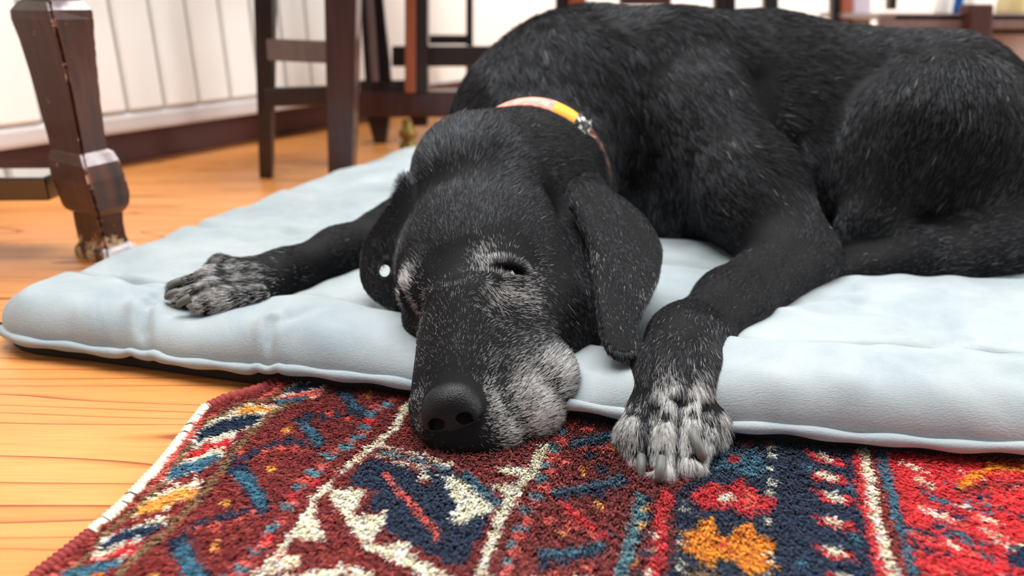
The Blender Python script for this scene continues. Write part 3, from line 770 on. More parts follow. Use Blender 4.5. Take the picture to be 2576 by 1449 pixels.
for c_ in (((318, 862), (378, 770), .005, .006), ((652, 888), (684, 826), .004, .006), ((378, 770), (420, 735), .006, .005), ((300, 690), (400, 735), .007, .004), ((480, 660), (590, 690), .007, .004),
           ((700, 560), (760, 600), .008, .004), ((850, 500), (920, 540), .008, .004), ((2080, 740), (2240, 770), .008, .003), ((2250, 880), (2420, 860), .007, .0025), ((1950, 760), (2150, 720), .008, .004), ((690, 830), (800, 800), .006, .003), ((950, 930), (1030, 950), .005, .002)):
    crease(*c_)
# the paw and the head press into it
for (p, r_, dep) in ((on(580, 730, .045), .07, .010), (on(1200, 800, .045), .10, .012), (on(1900, 700, .045), .10, .008), (on(1330, 960, .04), .075, .020), (on(1560, 880, .04), .05, .010)):
    zt -= dep * np.exp(-((MX - p[0]) ** 2 + (MY - p[1]) ** 2) / r_ ** 2) * prof
zt = np.maximum(zt, .010)
def matz(x, y):
    i = np.argmin((MX - x) ** 2 + (MY - y) ** 2); return float(zt.ravel()[i])
nS, nT = Sg.shape
V = np.stack([MX, MY, zt], -1).reshape(-1, 3); ii = np.arange(nS * nT).reshape(nS, nT)
Fq = np.stack([ii[:-1, :-1], ii[1:, :-1], ii[1:, 1:], ii[:-1, 1:]], -1).reshape(-1, 4)
m_mat, nt, b = material('pale_blue_velvet')
tc = N(nt, 'ShaderNodeTexCoord').outputs['Object']
nA = noise(nt, tc, 9, 6, .65, .6); nB = noise(nt, mapping(nt, tc, (420, 1500, 600)), 1.0, 3)
rA = ramp(nt, [(.3, lin(138, 149, 154)), (.52, lin(156, 164, 166)), (.72, lin(170, 176, 175))]); nt.links.new(nA.outputs['Fac'], rA.inputs[0])
nt.links.new(rA.outputs[0], b.inputs['Base Color'])
b.inputs['Roughness'].default_value = .85; b.inputs['Specular IOR Level'].default_value = .15
b.inputs['Sheen Weight'].default_value = .35; b.inputs['Sheen Roughness'].default_value = .35; b.inputs['Sheen Tint'].default_value = (.9, .97, 1, 1)
bump(nt, b, nB.outputs['Fac'], .55, .0009)
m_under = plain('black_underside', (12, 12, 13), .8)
dm = empty('dog_mat', (-.1, .7, 0)); tag(dm, 'pale blue-grey quilted velvet pet mat the dog lies on', 'mat')
under(dm, mesh_obj('velvet_cover', V, Fq, m_mat, None, True))
# underside: a dark sheet just below, closed to the edge of the cover
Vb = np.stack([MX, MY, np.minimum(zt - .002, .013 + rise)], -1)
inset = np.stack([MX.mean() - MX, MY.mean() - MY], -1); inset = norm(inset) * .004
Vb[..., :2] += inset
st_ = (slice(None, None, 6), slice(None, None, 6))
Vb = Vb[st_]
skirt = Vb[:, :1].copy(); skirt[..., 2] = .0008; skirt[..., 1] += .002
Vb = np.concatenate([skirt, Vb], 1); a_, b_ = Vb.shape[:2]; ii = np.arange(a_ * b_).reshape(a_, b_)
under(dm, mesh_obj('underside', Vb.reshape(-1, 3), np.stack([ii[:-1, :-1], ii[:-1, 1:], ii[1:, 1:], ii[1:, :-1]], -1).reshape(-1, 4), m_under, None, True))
fe = np.stack([MX[:, 0], MY[:, 0], zt[:, 0] + .0008], 1)
wob = .0016 * np.sin(sS * 60) * np.sin(sS * 23 + 1)
fe[:, 1] += -.0012 + .5 * wob; fe[:, 2] += wob * .6
under(dm, tube('piping', fe[3:], .0042 + .0006 * np.sin(sS[3:] * 140), m_mat, None, 10))
le = np.stack([MX[0], MY[0], zt[0] + .0008], 1)
under(dm, tube('piping', le, .0042, m_mat, None, 10))
# ================================================================ the dog
FD = Field(axis([-.36, (-.13, .003), (.20, .0016), (.80, .0042)]),
           axis([.36, (.72, .0016), (1.26, .0045)]),
           axis([-.006, (.20, .0016), (.34, .0036)]))
def c1(px0, py0, Y0, r0, px1, py1, Y1, r1, k=.03): FD.cone(at(px0, py0, Y0), at(px1, py1, Y1), r0, r1, k)
# --- trunk
c1(1520, 275, 1.00, .128, 1900, 292, .99, .127, .02)
c1(1900, 292, .99, .127, 2330, 325, .95, .113, .02)
c1(2330, 325, .95, .113, 2600, 500, .93, .094, .03)
FD.ball(at(1420, 290, .97), (.124, .12, .122), .04)
FD.ball(at(1290, 350, .93), (.078, .09, .092), .04)            # withers and far shoulder
FD.ball(at(1500, 470, .945), (.110, .08, .085), .04)            # breast
FD.ball(at(1680, 560, .905), (.095, .08, .08), .03)
FD.ball(at(1980, 440, .93), (.20, .125, .11), .05)             # rib cage
# --- near shoulder and upper arm
FD.ball(at(1700, 215, .94), (.080, .06, .085), .04)
c1(1765, 300, .885, .066, 1880, 480, .81, .060, .03)
c1(1880, 480, .81, .060, 1990, 640, .735, .045, .025)
# --- near forearm and wrist
c1(1995, 660, .725, .041, 1840, 768, .625, .032, .02)
c1(1840, 768, .625, .0310, 1728, 862, .545, .0285, .02)
c1(1728, 862, .545, .0295, 1704, 955, .500, .0320, .02)
FD.ball(at(1790, 868, .555), .015, .012)                       # carpal pad bulge
# near paw: four toes side by side
TOES = [((1622, 1010, .480), (1602, 1100, .448), (1612, 1160, .432), .0135), ((1672, 1000, .478), (1662, 1105, .440), (1660, 1178, .420), .0150),
        ((1735, 1000, .480), (1738, 1095, .442), (1730, 1165, .424), .0150), ((1776, 1010, .488), (1786, 1070, .460), (1790, 1115, .448), .0140)]
c1(1704, 950, .500, .031, 1697, 1050, .466, .029, .02)
for a, b2, e, r_ in TOES:
    c1(*a, r_ * .9, *b2, r_ * 1.05, .007); c1(*b2, r_ * 1.05, *e, r_ * .85, .006)
FD.ball(at(1700, 1130, .462), (.030, .030, .014), .012)        # pads beneath
for g in (((1638, 1040, .462), (1634, 1180, .424)), ((1704, 1030, .460), (1700, 1190, .412)), ((1764, 1040, .462), (1766, 1150, .425))):
    FD.cone(at(*g[0]) + np.array([0, -.007, .014]), at(*g[1]) + np.array([0, -.005, .008]), .004, .0055, .006, cut=True)
# --- far foreleg stretched out to the left
c1(1180, 490, .90, .065, 1000, 610, .80, .042, .04)
c1(1000, 610, .80, .040, 860, 645, .745, .031, .02)
c1(860, 645, .745, .029, 720, 692, .690, .0240, .015)
c1(720, 692, .690, .0240, 630, 715, .665, .0235, .015)
FARTOES = [((650, 690, .672), (560, 676, .668), (515, 700, .664), .0130), ((640, 710, .655), (540, 708, .645), (455, 730, .640), .0145), ((640, 730, .640), (545, 738, .628), (470, 752, .624), .0140), ((650, 745, .630), (570, 758, .618), (515, 768, .612), .0130)]
FD.ball(at(620, 722, .655), (.036, .030, .022), .018)
for a, b2, e, r_ in FARTOES:
    c1(*a, r_ * .85, *b2, r_, .006); c1(*b2, r_, *e, r_ * .78, .005)
# --- hind leg folded at the side
FD.ball(at(2365, 338, .82), (.092, .070, .090), .025)
FD.ball(at(2480, 450, .83), (.110, .070, .085), .03)
FD.ball(at(2390, 530, .80), (.07, .05, .05), .03)
c1(2300, 300, .80, .044, 2190, 560, .775, .030, .03)
c1(2190, 560, .775, .028, 2115, 665, .765, .018, .02)
c1(2640, 612, .75, .042, 2330, 662, .735, .034, .02)
c1(2330, 662, .735, .032, 2125, 692, .725, .019, .02)
c1(2600, 540, .82, .055, 2680, 560, .78, .055, .04)
# --- neck
c1(1205, 455, .70, .066, 1335, 455, .80, .0825, .02)
c1(1350, 452, .85, .080, 1450, 350, .96, .110, .03)
c1(1330, 600, .74, .055, 1420, 570, .85, .068, .04)            # throat
# --- head, in its own frame: right, forward, up; origin between the eyes
HO = at(1160, 716, .566)
yaw, pitch, roll = math.radians(-5), math.radians(25), math.radians(16)
f0 = np.array([math.sin(yaw) * math.cos(pitch), -math.cos(yaw) * math.cos(pitch), -math.sin(pitch)])
r0 = norm(np.array([math.cos(yaw), math.sin(yaw), 0])); u0 = np.cross(f0, r0)
u0 = u0 if u0[2] > 0 else -u0
HR = math.cos(roll) * r0 + math.sin(roll) * u0; HU = math.cos(roll) * u0 - math.sin(roll) * r0; HF = f0
HM = np.stack([HR, HF, HU], 1)
def hd(r_, f, u): return HO + (HR * r_ + HF * f + HU * u) * .01
def hball(c_, r_, k=1.5, cut=False): FD.ball(hd(*c_), tuple(v * .01 for v in r_), k * .01, HM, cut)
def hcone(a, b2, ra, rb, k=1.5, cut=False): FD.cone(hd(*a), hd(*b2), ra * .01, rb * .01, k * .01, cut)
hball((0.2, -7.0, -1.4), (7.0, 8.2, 5.7), 1.5)                 # skull
hball((0, -3.2, -0.9), (5.6, 5.0, 3.9), 2)                     # forehead
hball((4.6, -5.0, -4.2), (3.2, 5.5, 4.4), 2.5)                 # cheeks
hball((-4.4, -5.0, -3.6), (2.9, 5.0, 4.2), 2.5)
for s in (-1, 1):
    hball((s * 3.1, -0.6, 0.7), (1.9, 1.7, 1.3), 1.6)          # brow
    hball((s * 3.7, 1.0, -1.7), (2.0, 2.4, 1.6), 1.6)          # below the eye
c1(1195, 790, .548, .040, 1160, 1030, .478, .0325, .02)        # muzzle
FD.ball(at(1170, 1060, .468), (.034, .028, .028), .012)
c1(1300, 800, .560, .034, 1325, 960, .505, .030, .02)          # its broad flank on the open side
c1(1325, 960, .505, .030, 1320, 1030, .486, .0285, .012)       # the lip that spreads over the mat and rug
c1(1320, 1030, .486, .0280, 1250, 1075, .468, .0250, .012)
FD.ball(at(1190, 1100, .458), (.030, .020, .018), .012)
FD.ball(at(1400, 945, .505), (.017, .022, .022), .014)
c1(1105, 870, .530, .016, 1080, 1020, .482, .0135, .014)       # lip on the other side
c1(1240, 1085, .476, .020, 1150, 1110, .464, .018, .012)       # chin
c1(1390, 800, .600, .045, 1300, 980, .53, .028, .02)           # jaw
c1(1480, 700, .66, .06, 1390, 800, .60, .045, .03)
for a_, b_ in zip([(1905, 200, .865), (1960, 380, .825)], [(1960, 380, .825), (2010, 540, .80)]):   # valley behind the shoulder
    FD.cone(at(*a_), at(*b_), .004, .004, .035, cut=True)
# nose seat
NZ = at(1138, 1030, .452)
# eye slits
eyes = []
def raycast(px, py, t0=.4, t1=1.2):
    r_ = norm(ray(px, py)); o_ = np.array([0, 0, CAMH])
    ts = np.arange(t0, t1, .0004); pts = o_ + ts[:, None] * r_
    ix = np.clip(np.searchsorted(FD.x, pts[:, 0]), 1, len(FD.x) - 2); iy = np.clip(np.searchsorted(FD.y, pts[:, 1]), 1, len(FD.y) - 2); iz = np.clip(np.searchsorted(FD.z, pts[:, 2]), 1, len(FD.z) - 2)
    h = np.argmax(FD.d[ix, iy, iz] < 0); a, b2, c_ = ix[h], iy[h], iz[h]
    g = np.array([(FD.d[a + 3, b2, c_] - FD.d[a - 3, b2, c_]) / (FD.x[a + 3] - FD.x[a - 3]), (FD.d[a, b2 + 3, c_] - FD.d[a, b2 - 3, c_]) / (FD.y[b2 + 3] - FD.y[b2 - 3]), (FD.d[a, b2, c_ + 3] - FD.d[a, b2, c_ - 3]) / (FD.z[c_ + 3] - FD.z[c_ - 3])])
    return pts[h], norm(g)
for s, px, py, tilt, ln in ((1, 1288, 682, -6, .0120), (-1, 1026, 753, 30, .0095)):
    P0, out = raycast(px, py)
    ax = np.array([math.cos(math.radians(tilt)), 0, -math.sin(math.radians(tilt))]); ax = norm(ax - out * (ax @ out)); up2 = np.cross(ax, out); up2 = up2 if up2[2] > 0 else -up2
    Rm = np.stack([ax, out, up2], 1); eyes.append((P0, out, up2, Rm))
    FD.ball(P0 + up2 * .0066 - out * .0022, (.0140, .0044, .0044), .006, Rm)       # upper lid
    FD.ball(P0 - up2 * .0065 - out * .0015, (.0130, .0035, .0040), .005, Rm)       # lower lid
    FD.ball(P0 + out * .002, (ln, .0110, .0031), .0030, Rm, cut=True)
# --- ears: curved leather flaps
def ear(outline, Yc, slope, curl, th, k):
    """outline: pixels; the flap's plane passes through distance Yc at its first point, slope = (dY/dx, dY/dz)"""
    P = np.array([at(x, y, Yc) for x, y in outline]); c0 = P[0].copy()
    nrm = norm(np.array([-slope[0], 1, -slope[1]])); ax1 = norm(np.array([1, slope[0], 0])); ax2 = np.cross(nrm, ax1)
    o_ = np.array([0, 0, CAMH])
    for i, (x, y) in enumerate(outline):
        r_ = ray(x, y); P[i] = o_ + r_ * (((c0 - o_) @ nrm) / (r_ @ nrm))
    cen = P.mean(0); q = np.stack([(P - cen) @ ax1, (P - cen) @ ax2], 1)
    q = np.stack([.75 * q + .25 * np.roll(q, -1, 0), .25 * q + .75 * np.roll(q, -1, 0)], 1).reshape(-1, 2)   # round the outline
    def fn(X, Y, Z):
        dx, dy, dz = X - cen[0], Y - cen[1], Z - cen[2]
        a = dx * ax1[0] + dy * ax1[1] + dz * ax1[2]; b_ = dx * ax2[0] + dy * ax2[1] + dz * ax2[2]; n = dx * nrm[0] + dy * nrm[1] + dz * nrm[2]
        a, b_, n = np.broadcast_arrays(a, b_, n); n = n - curl(a, b_)
        best = np.full(a.shape, 1e9, np.float32); sign = np.ones(a.shape, np.float32)
        for p, e in zip(q, np.roll(q, -1, 0)):
            v = e - p; w0, w1 = a - p[0], b_ - p[1]; t = np.clip((w0 * v[0] + w1 * v[1]) / (v @ v), 0, 1)
            best = np.minimum(best, (w0 - t * v[0]) ** 2 + (w1 - t * v[1]) ** 2)
            c_1 = b_ >= p[1]; c_2 = b_ < e[1]; c_3 = v[0] * w1 > v[1] * w0
            sign = np.where((c_1 & c_2 & c_3) | (~c_1 & ~c_2 & ~c_3), -sign, sign)
        d2 = sign * np.sqrt(best); w_ = np.abs(n) - th
        return (np.minimum(np.maximum(d2 + th, w_), 0) + np.hypot(np.maximum(d2 + th, 0), np.maximum(w_, 0)) - .0015).astype(np.float32)
    lo, hi = P.min(0) - .035, P.max(0) + .035
    FD.join(fn, lo, hi, k)
ear([(1410, 500), (1440, 452), (1500, 448), (1560, 472), (1618, 522), (1660, 575), (1682, 625), (1666, 690), (1642, 745), (1614, 800), (1598, 845), (1612, 880), (1588, 905), (1545, 903), (1514, 870), (1498, 800), (1492, 720), (1482, 640), (1450, 570)],
    .648, (.45, 1.85), lambda a, b_: .010 * smooth01((a - .01) / .05) + .0025 * np.sin(a * 190) * np.clip(.5 - b_ * 8, 0, 1) - .006 * np.exp(-(a / .02) ** 2), .0034, .007)
ear([(1020, 425), (985, 500), (948, 552), (910, 592), (893, 640), (894, 690), (910, 732), (950, 768), (1000, 790), (1040, 780), (1050, 700), (1045, 600), (1050, 480)],
    .672, (-.30, .55), lambda a, b_: .012 * smooth01((-a - .005) / .04) + 0 * b_, .0034, .012)
GAP = (at(967, 684, .585), at(967, 684, .72))       # daylight between the ear and the cheek
FD.cone(*GAP, .0042, .0050, .003, cut=True)
FD.cone(GAP[0] + np.array([.001, 0, .0028]), GAP[1] + np.array([.001, 0, .0034]), .0036, .0042, .003, cut=True)
V, Fq = FD.mesh()
V = relax(V, Fq, 1, .5)
Nv = vnormals(V, Fq)
if Nv[np.argmax(V[:, 2])][2] < 0: Fq = Fq[:, ::-1]; Nv = -Nv
m_skin, nt, b = material('black_skin')
b.inputs['Base Color'].default_value = (.004, .004, .0045, 1); b.inputs['Roughness'].default_value = .7; b.inputs['Specular IOR Level'].default_value = .12
dog = empty('dog', (.15, .8, .03)); tag(dog, 'black dog with a greying muzzle lying asleep on the pale mat', 'dog')
body = mesh_obj('body', V, Fq, m_skin, None, True); under(dog, body)
# --- nose leather
NZ = at(1139, 1028, .456)
pn = math.radians(-2); fn_ = norm(np.array([math.sin(yaw) * math.cos(pn), -math.cos(yaw) * math.cos(pn), -math.sin(pn)])); un = norm(np.cross(r0, fn_)); un = un if un[2] > 0 else -un
NM = np.stack([math.cos(roll) * r0 + math.sin(roll) * un, fn_, math.cos(roll) * un - math.sin(roll) * r0], 1)
lo, hi = NZ - .034, NZ + .034
ND = Field(*[np.arange(l, h, .0008) for l, h in zip(lo, hi)])
def nz(r_, f, u): return NZ + NM @ (np.array([r_, f, u]) * .01)
def nball(c_, r_, k=.5, cut=False): ND.ball(nz(*c_), tuple(v * .01 for v in r_), k * .01, NM, cut)
nball((0, .0, .35), (2.1, 1.6, 1.55)); nball((0, .35, -.9), (1.35, 1.2, 1.2), .6)
for s in (-1, 1): nball((s * 1.15, .45, -.15), (1.12, 1.15, 1.15), .4)
for s in (-1, 1):
    nball((s * 1.0, 1.5, -.22), (.56, .85, .46), .2, True)
    ND.cone(nz(s * 1.1, 1.5, -.42), nz(s * 2.1, .75, -.62), .0013, .0010, .002, cut=True)
ND.cone(nz(0, 1.75, .2), nz(0, 1.55, -2.0), .0005, .0008, .0016, cut=True)
nV, nF = ND.mesh(); nV = relax(nV, nF, 1, .5)
if vnormals(nV, nF)[np.argmax(nV[:, 2])][2] < 0: nF = nF[:, ::-1]
m_nose, nt, b = material('nose_leather')
b.inputs['Base Color'].default_value = (.006, .006, .007, 1); b.inputs['Roughness'].default_value = .42; b.inputs['Specular IOR Level'].default_value = .22
tc = N(nt, 'ShaderNodeTexCoord').outputs['Object']
vo = N(nt, 'ShaderNodeTexVoronoi'); vo.inputs['Scale'].default_value = 900; nt.links.new(tc, vo.inputs['Vector'])
bump(nt, b, vo.outputs['Distance'], .55, .0006).invert = True
under(dog, tag(mesh_obj('nose', nV, nF, m_nose, None, True), 'matt black pebbled nose'))
# --- eyes
m_eye = plain('dark_eye', (6, 5, 5), .08, 0, .5)
for (P0, out, up2, Rm) in eyes:
    bm = bmesh.new(); bmesh.ops.create_uvsphere(bm, u_segments=24, v_segments=16, radius=.0108)
    bmesh.ops.translate(bm, verts=bm.verts, vec=tuple(P0 - out * .0118))
    under(dog, bm_obj('eye', bm, m_eye, None, True))
# --- claws
m_claw = plain('grey_claw', (92, 93, 88), .5, 0, .3)
def claw(pts, r0, r1):
    P = np.array([at(*p) for p in pts]); t = np.linspace(0, 1, 9)
    c_ = (1 - t)[:, None] ** 2 * P[0] + 2 * (t * (1 - t))[:, None] * P[1] + t[:, None] ** 2 * P[2]
    rr = r0 + (r1 - r0) * t; rr[-1] *= .55
    o = tube('claw', np.concatenate([c_, c_[-1:] + (c_[-1:] - c_[-2:-1]) * .12]), np.append(rr, .0002), m_claw, dog, 10); return o
claw([(1613, 1150, .4260), (1615, 1175, .4130), (1614, 1208, .4130)], .0034, .0028)
claw([(1664, 1155, .4160), (1661, 1182, .4020), (1657, 1214, .4040)], .0036, .0030)
claw([(1744, 1096, .4290), (1757, 1122, .4180), (1770, 1158, .4170)], .0040, .0034)
for p in ([(455, 708, .632), (432, 712, .628), (424, 728, .627)], [(448, 735, .622), (425, 738, .618), (417, 752, .618)], [(480, 750, .606), (452, 758, .602), (448, 772, .602)]): claw(p, .0040, .0026)
# --- collar
m_pink, nt, b = material('woven_pink_cloth')
tc = N(nt, 'ShaderNodeTexCoord').outputs['Object']; nn = noise(nt, tc, 130, 3)
rr = ramp(nt, [(.35, lin(226, 118, 104)), (.6, lin(240, 158, 140))]); nt.links.new(nn.outputs['Fac'], rr.inputs[0]); nt.links.new(rr.outputs[0], b.inputs['Base Color']); b.inputs['Roughness'].default_value = .8
bump(nt, b, noise(nt, tc, 900, 2).outputs['Fac'], .4, .0006)
m_gold, nt, b = material('woven_gold_cloth'); b.inputs['Base Color'].default_value = (*lin(238, 158, 44), 1); b.inputs['Roughness'].default_value = .8
tc = N(nt, 'ShaderNodeTexCoord').outputs['Object']; bump(nt, b, noise(nt, tc, 900, 2).outputs['Fac'], .4, .0006)
m_bw_, nt, b = material('black_and_white_print'); tc = N(nt, 'ShaderNodeTexCoord').outputs['Object']
vo = N(nt, 'ShaderNodeTexVoronoi'); vo.inputs['Scale'].default_value = 150; nt.links.new(tc, vo.inputs['Vector'])
rr = ramp(nt, [(.38, lin(214, 212, 200)), (.46, lin(24, 26, 26))]); nt.links.new(vo.outputs['Distance'], rr.inputs[0]); nt.links.new(rr.outputs[0], b.inputs['Base Color']); b.inputs['Roughness'].default_value = .75
m_lea, nt, b = material('brown_and_gold_leather'); tc = N(nt, 'ShaderNodeTexCoord').outputs['Object']
nn = noise(nt, tc, 70, 2, .5, 1.2); rr = ramp(nt, [(.50, lin(84, 52, 56)), (.56, lin(196, 140, 78)), (.60, lin(92, 60, 62))]); nt.links.new(nn.outputs['Fac'], rr.inputs[0]); nt.links.new(rr.outputs[0], b.inputs['Base Color']); b.inputs['Roughness'].default_value = .45
CC = at(1336, 458, .812); cN = norm(np.array([.22, .95, .16])); cE1 = norm(np.array([1, 0, 0]) - cN * cN[0]); cE2 = np.cross(cE1, cN); cE2 = cE2 if cE2[2] > 0 else -cE2
col = empty('dog_collar', tuple(CC)); tag(col, 'coral pink and gold cloth collar with a brown strap around the dog’s neck', 'collar')
def band(name, a0, a1, mat, w=.028, th=.0030, dr=0., lump_=0.):
    a = np.radians(np.arange(a0, a1 + .01, 1.0)); prof = [(-w / 2, 0), (-w / 2, th), (0, th + .001), (w / 2, th), (w / 2, 0), (0, -.001)]
    vs_ = []
    for x in a:
        lm = lump_ * (math.sin(x * 90) + math.sin(x * 53 + 1))
        for (n_, r_) in prof:
            rad = .0848 + dr + .13 * n_ + .0020 * math.sin(3 * x + 1) + r_ + lm * (r_ > 0)
            vs_.append(CC + cN * (n_ + lm) + rad * (math.sin(x) * cE1 + math.cos(x) * cE2))
    k = len(prof); m_ = len(a); i = np.arange(k * m_).reshape(m_, k)
    F = [tuple(map(int, (i[j, q], i[j, (q + 1) % k], i[j + 1, (q + 1) % k], i[j + 1, q]))) for j in range(m_ - 1) for q in range(k)] + [tuple(map(int, i[0])), tuple(map(int, i[-1][::-1]))]
    o = mesh_obj(name, np.array(vs_), F, mat, None, True); bm = bmesh.new(); bm.from_mesh(o.data); bmesh.ops.recalc_face_normals(bm, faces=bm.faces); bm.to_mesh(o.data); bm.free()
    return under(col, o)
band('cloth_band', -250, 17, m_pink); band('gold_cloth', 15, 33, m_gold, .025, .0034); band('printed_wrap', 32, 44, m_bw_, .027, .0050, 0, .0011); band('leather_strap', 42, 112, m_lea, .020, .0040)

# ================================================================ fur
if True:
    G = []
    def hit(px, py, Y):             # the coat's surface seen at a pixel, if it lies near distance Y
        p, n_ = raycast(px, py)
        return p if abs(p[1] - Y) < .07 else at(px, py, Y)
    def guide(x0, y0, Y0, x1, y1, Y1, ln): p, q = hit(x0, y0, Y0), hit(x1, y1, Y1); G.append((p, norm(q - p), ln))
    for g in ((1140, 930, .462, 1146, 850, .505, .5), (1155, 830, .525, 1160, 740, .555, .6), (1075, 900, .50, 1062, 830, .53, .5), (1250, 900, .495, 1310, 850, .525, .7), (1330, 1000, .475, 1400, 965, .50, .8),
              (1260, 1090, .455, 1340, 1070, .475, .7), (1080, 1090, .45, 1060, 1040, .47, .5), (1180, 1140, .44, 1200, 1165, .45, .5), (1300, 880, .51, 1380, 860, .54, .8), (1400, 930, .51, 1440, 890, .53, 1.0),
              (1160, 700, .56, 1170, 600, .60, .7), (1070, 640, .59, 1030, 540, .625, .9), (1190, 560, .61, 1200, 450, .66, 1.0), (1320, 590, .60, 1400, 510, .64, .9), (1230, 660, .56, 1210, 610, .58, .9), (1215, 640, .57, 1190, 590, .59, .9),
              (1290, 745, .548, 1370, 770, .565, .9), (1230, 740, .545, 1260, 790, .545, .8), (1340, 700, .56, 1400, 690, .58, .8), (1400, 740, .59, 1440, 800, .60, 1.0), (1020, 700, .575, 1000, 660, .60, 1.0), (1050, 800, .55, 1030, 840, .56, .7), (990, 620, .62, 970, 540, .66, 1.0),
              (1180, 420, .66, 1240, 320, .74, 1.6), (1040, 470, .66, 1030, 390, .72, 1.4), (1100, 360, .70, 1160, 280, .76, 1.7), (1290, 430, .70, 1400, 380, .76, 1.7), (1400, 400, .76, 1490, 400, .82, 1.7), (1300, 280, .79, 1370, 260, .86, 1.6), (1420, 470, .70, 1500, 470, .74, 1.6),
              (1500, 500, .64, 1540, 620, .60, 1.0), (1600, 580, .65, 1620, 700, .62, 1.0), (1560, 700, .58, 1560, 830, .55, 1.0), (1560, 850, .53, 1570, 900, .515, .9), (1480, 620, .60, 1492, 740, .575, 1.0),
              (960, 560, .66, 920, 640, .63, .9), (920, 680, .63, 960, 760, .61, .9), (980, 500, .67, 960, 560, .65, .9),
              (1560, 40, 1.0, 1700, 40, 1.0, 2.2), (1300, 150, .95, 1330, 240, .92, 2.6), (1420, 130, .95, 1470, 220, .90, 2.8), (1560, 180, .92, 1610, 280, .88, 2.8), (1180, 250, .93, 1150, 330, .90, 2.4), (1700, 170, .90, 1780, 260, .87, 2.4), (1700, 60, .98, 1850, 70, .98, 2.2),
              (2000, 150, .90, 2150, 170, .90, 2.0), (2250, 110, .95, 2400, 130, .93, 1.8), (1950, 350, .85, 2060, 430, .84, 2.0), (2000, 550, .84, 2060, 640, .82, 2.0), (1800, 350, .82, 1860, 440, .79, 2.0), (1880, 520, .75, 1950, 600, .72, 1.6),
              (1980, 640, .70, 1880, 730, .65, 1.3), (1830, 750, .60, 1740, 840, .55, 1.2), (1720, 870, .52, 1700, 960, .49, 1.2), (1690, 1000, .47, 1685, 1120, .43, 1.2), (1610, 1080, .44, 1605, 1170, .42, 1.1), (1790, 1050, .46, 1800, 1120, .44, 1.1), (1740, 1080, .44, 1740, 1160, .42, 1.2), (1780, 960, .49, 1800, 1020, .47, 1.2),
              (1600, 480, .80, 1580, 620, .79, 2.0), (1700, 560, .78, 1690, 680, .78, 2.0), (1540, 330, .83, 1560, 450, .81, 2.4),
              (2300, 180, .78, 2250, 330, .77, 1.8), (2480, 230, .78, 2450, 400, .76, 1.8), (2220, 400, .77, 2160, 560, .76, 1.6), (2400, 450, .76, 2330, 560, .76, 1.8), (2500, 600, .71, 2320, 640, .70, 1.6), (2250, 660, .71, 2130, 690, .71, 1.2), (2150, 600, .76, 2110, 680, .75, 1.2),
              (920, 630, .75, 780, 670, .70, 1.2), (700, 690, .67, 590, 715, .64, 1.2), (560, 710, .64, 460, 735, .62, 1.2), (1050, 580, .78, 940, 620, .75, 1.4)): guide(*g)
    GP = np.array([g[0] for g in G]); GD = np.array([g[1] for g in G]); GL = np.array([g[2] for g in G]) * .0072
    ez = ((nV.min(0) + nV.max(0)) / 2)
    tri = np.concatenate([Fq[:, [0, 1, 2]], Fq[:, [0, 2, 3]]])
    tc_ = V[tri].mean(1); tn = np.cross(V[tri[:, 1]] - V[tri[:, 0]], V[tri[:, 2]] - V[tri[:, 0]]); ar = np.linalg.norm(tn, axis=1) / 2; tn = norm(tn)
    view = norm(np.array([0, 0, CAMH]) - tc_); facing = (tn * view).sum(1)
    pc = proj(tc_)
    inframe = (pc[:, 0] > -150) & (pc[:, 0] < 2750) & (pc[:, 1] > -150)
    near = np.clip(.62 / np.linalg.norm(tc_ - np.array([0, 0, CAMH]), axis=1), 0, 1.15) ** 3
    head_ = np.where((tc_[:, 1] < .72) & (tc_[:, 0] > -.13) & (tc_[:, 0] < .20), 1.9, 1.0)
    wgt = head_ * ar * np.where(facing > -.35, 1, .25) * np.where(inframe, 1, .3) * near * (tc_[:, 2] > .004) * np.where(tn[:, 2] < -.6, .1, 1)
    TOTAL = 820000
    cum = np.cumsum(wgt); pick = np.searchsorted(cum, rng.uniform(0, cum[-1], TOTAL))
    u = rng.uniform(0, 1, (TOTAL, 2)); fl_ = u.sum(1) > 1; u[fl_] = 1 - u[fl_]
    A0, A1, A2 = (tri[pick, i] for i in range(3))
    bary = lambda M: M[A0] * (1 - u[:, :1] - u[:, 1:]) + M[A1] * u[:, :1] + M[A2] * u[:, 1:]
    R0 = bary(V); RN = norm(bary(Nv))
    # flow: blend of the nearest guides
    FDIR = np.zeros_like(R0); FLEN = np.zeros(len(R0)); WS = np.zeros(len(R0))
    for p, d, l in zip(GP, GD, GL):
        w = 1 / (((R0 - p) ** 2).sum(1) + 1e-4) ** 2.2
        FDIR += w[:, None] * d; FLEN += w * l; WS += w
    FDIR = norm(FDIR / WS[:, None]); FLEN /= WS
    def wob3(P, f, seed, n=6):
        r = np.random.default_rng(seed); o = np.zeros(len(P))
        for _ in range(n):
            k = norm(r.normal(size=3)) * f * r.uniform(.6, 1.5) * 2 * math.pi; o += np.sin(P @ k + r.uniform(0, 6.28))
        return o / math.sqrt(n)
    FDIR = norm(FDIR - RN * (FDIR * RN).sum(1, keepdims=True))
    side = np.cross(RN, FDIR)
    long_ = np.clip((FLEN - .0075) / .011, 0, 1)
    ang = (.05 + .17 * long_) * wob3(R0, 45, 5) + (.02 + .12 * long_) * wob3(R0, 130, 6) + rng.normal(0, .07, len(R0))
    FDIR = np.cos(ang)[:, None] * FDIR + np.sin(ang)[:, None] * side
    # masks
    def near_px(px, py, Y, r): return np.exp(-(((R0 - hit(px, py, Y)) / r) ** 2).sum(1))
    d_nose = np.linalg.norm(((R0 - NZ) @ NM) / np.array([.0225, .026, .0215]), axis=1)
    keep = d_nose > 1.0
    grey = np.full(len(R0), .0014)
    def add(p): 
        global grey
        grey = np.maximum(grey, p)
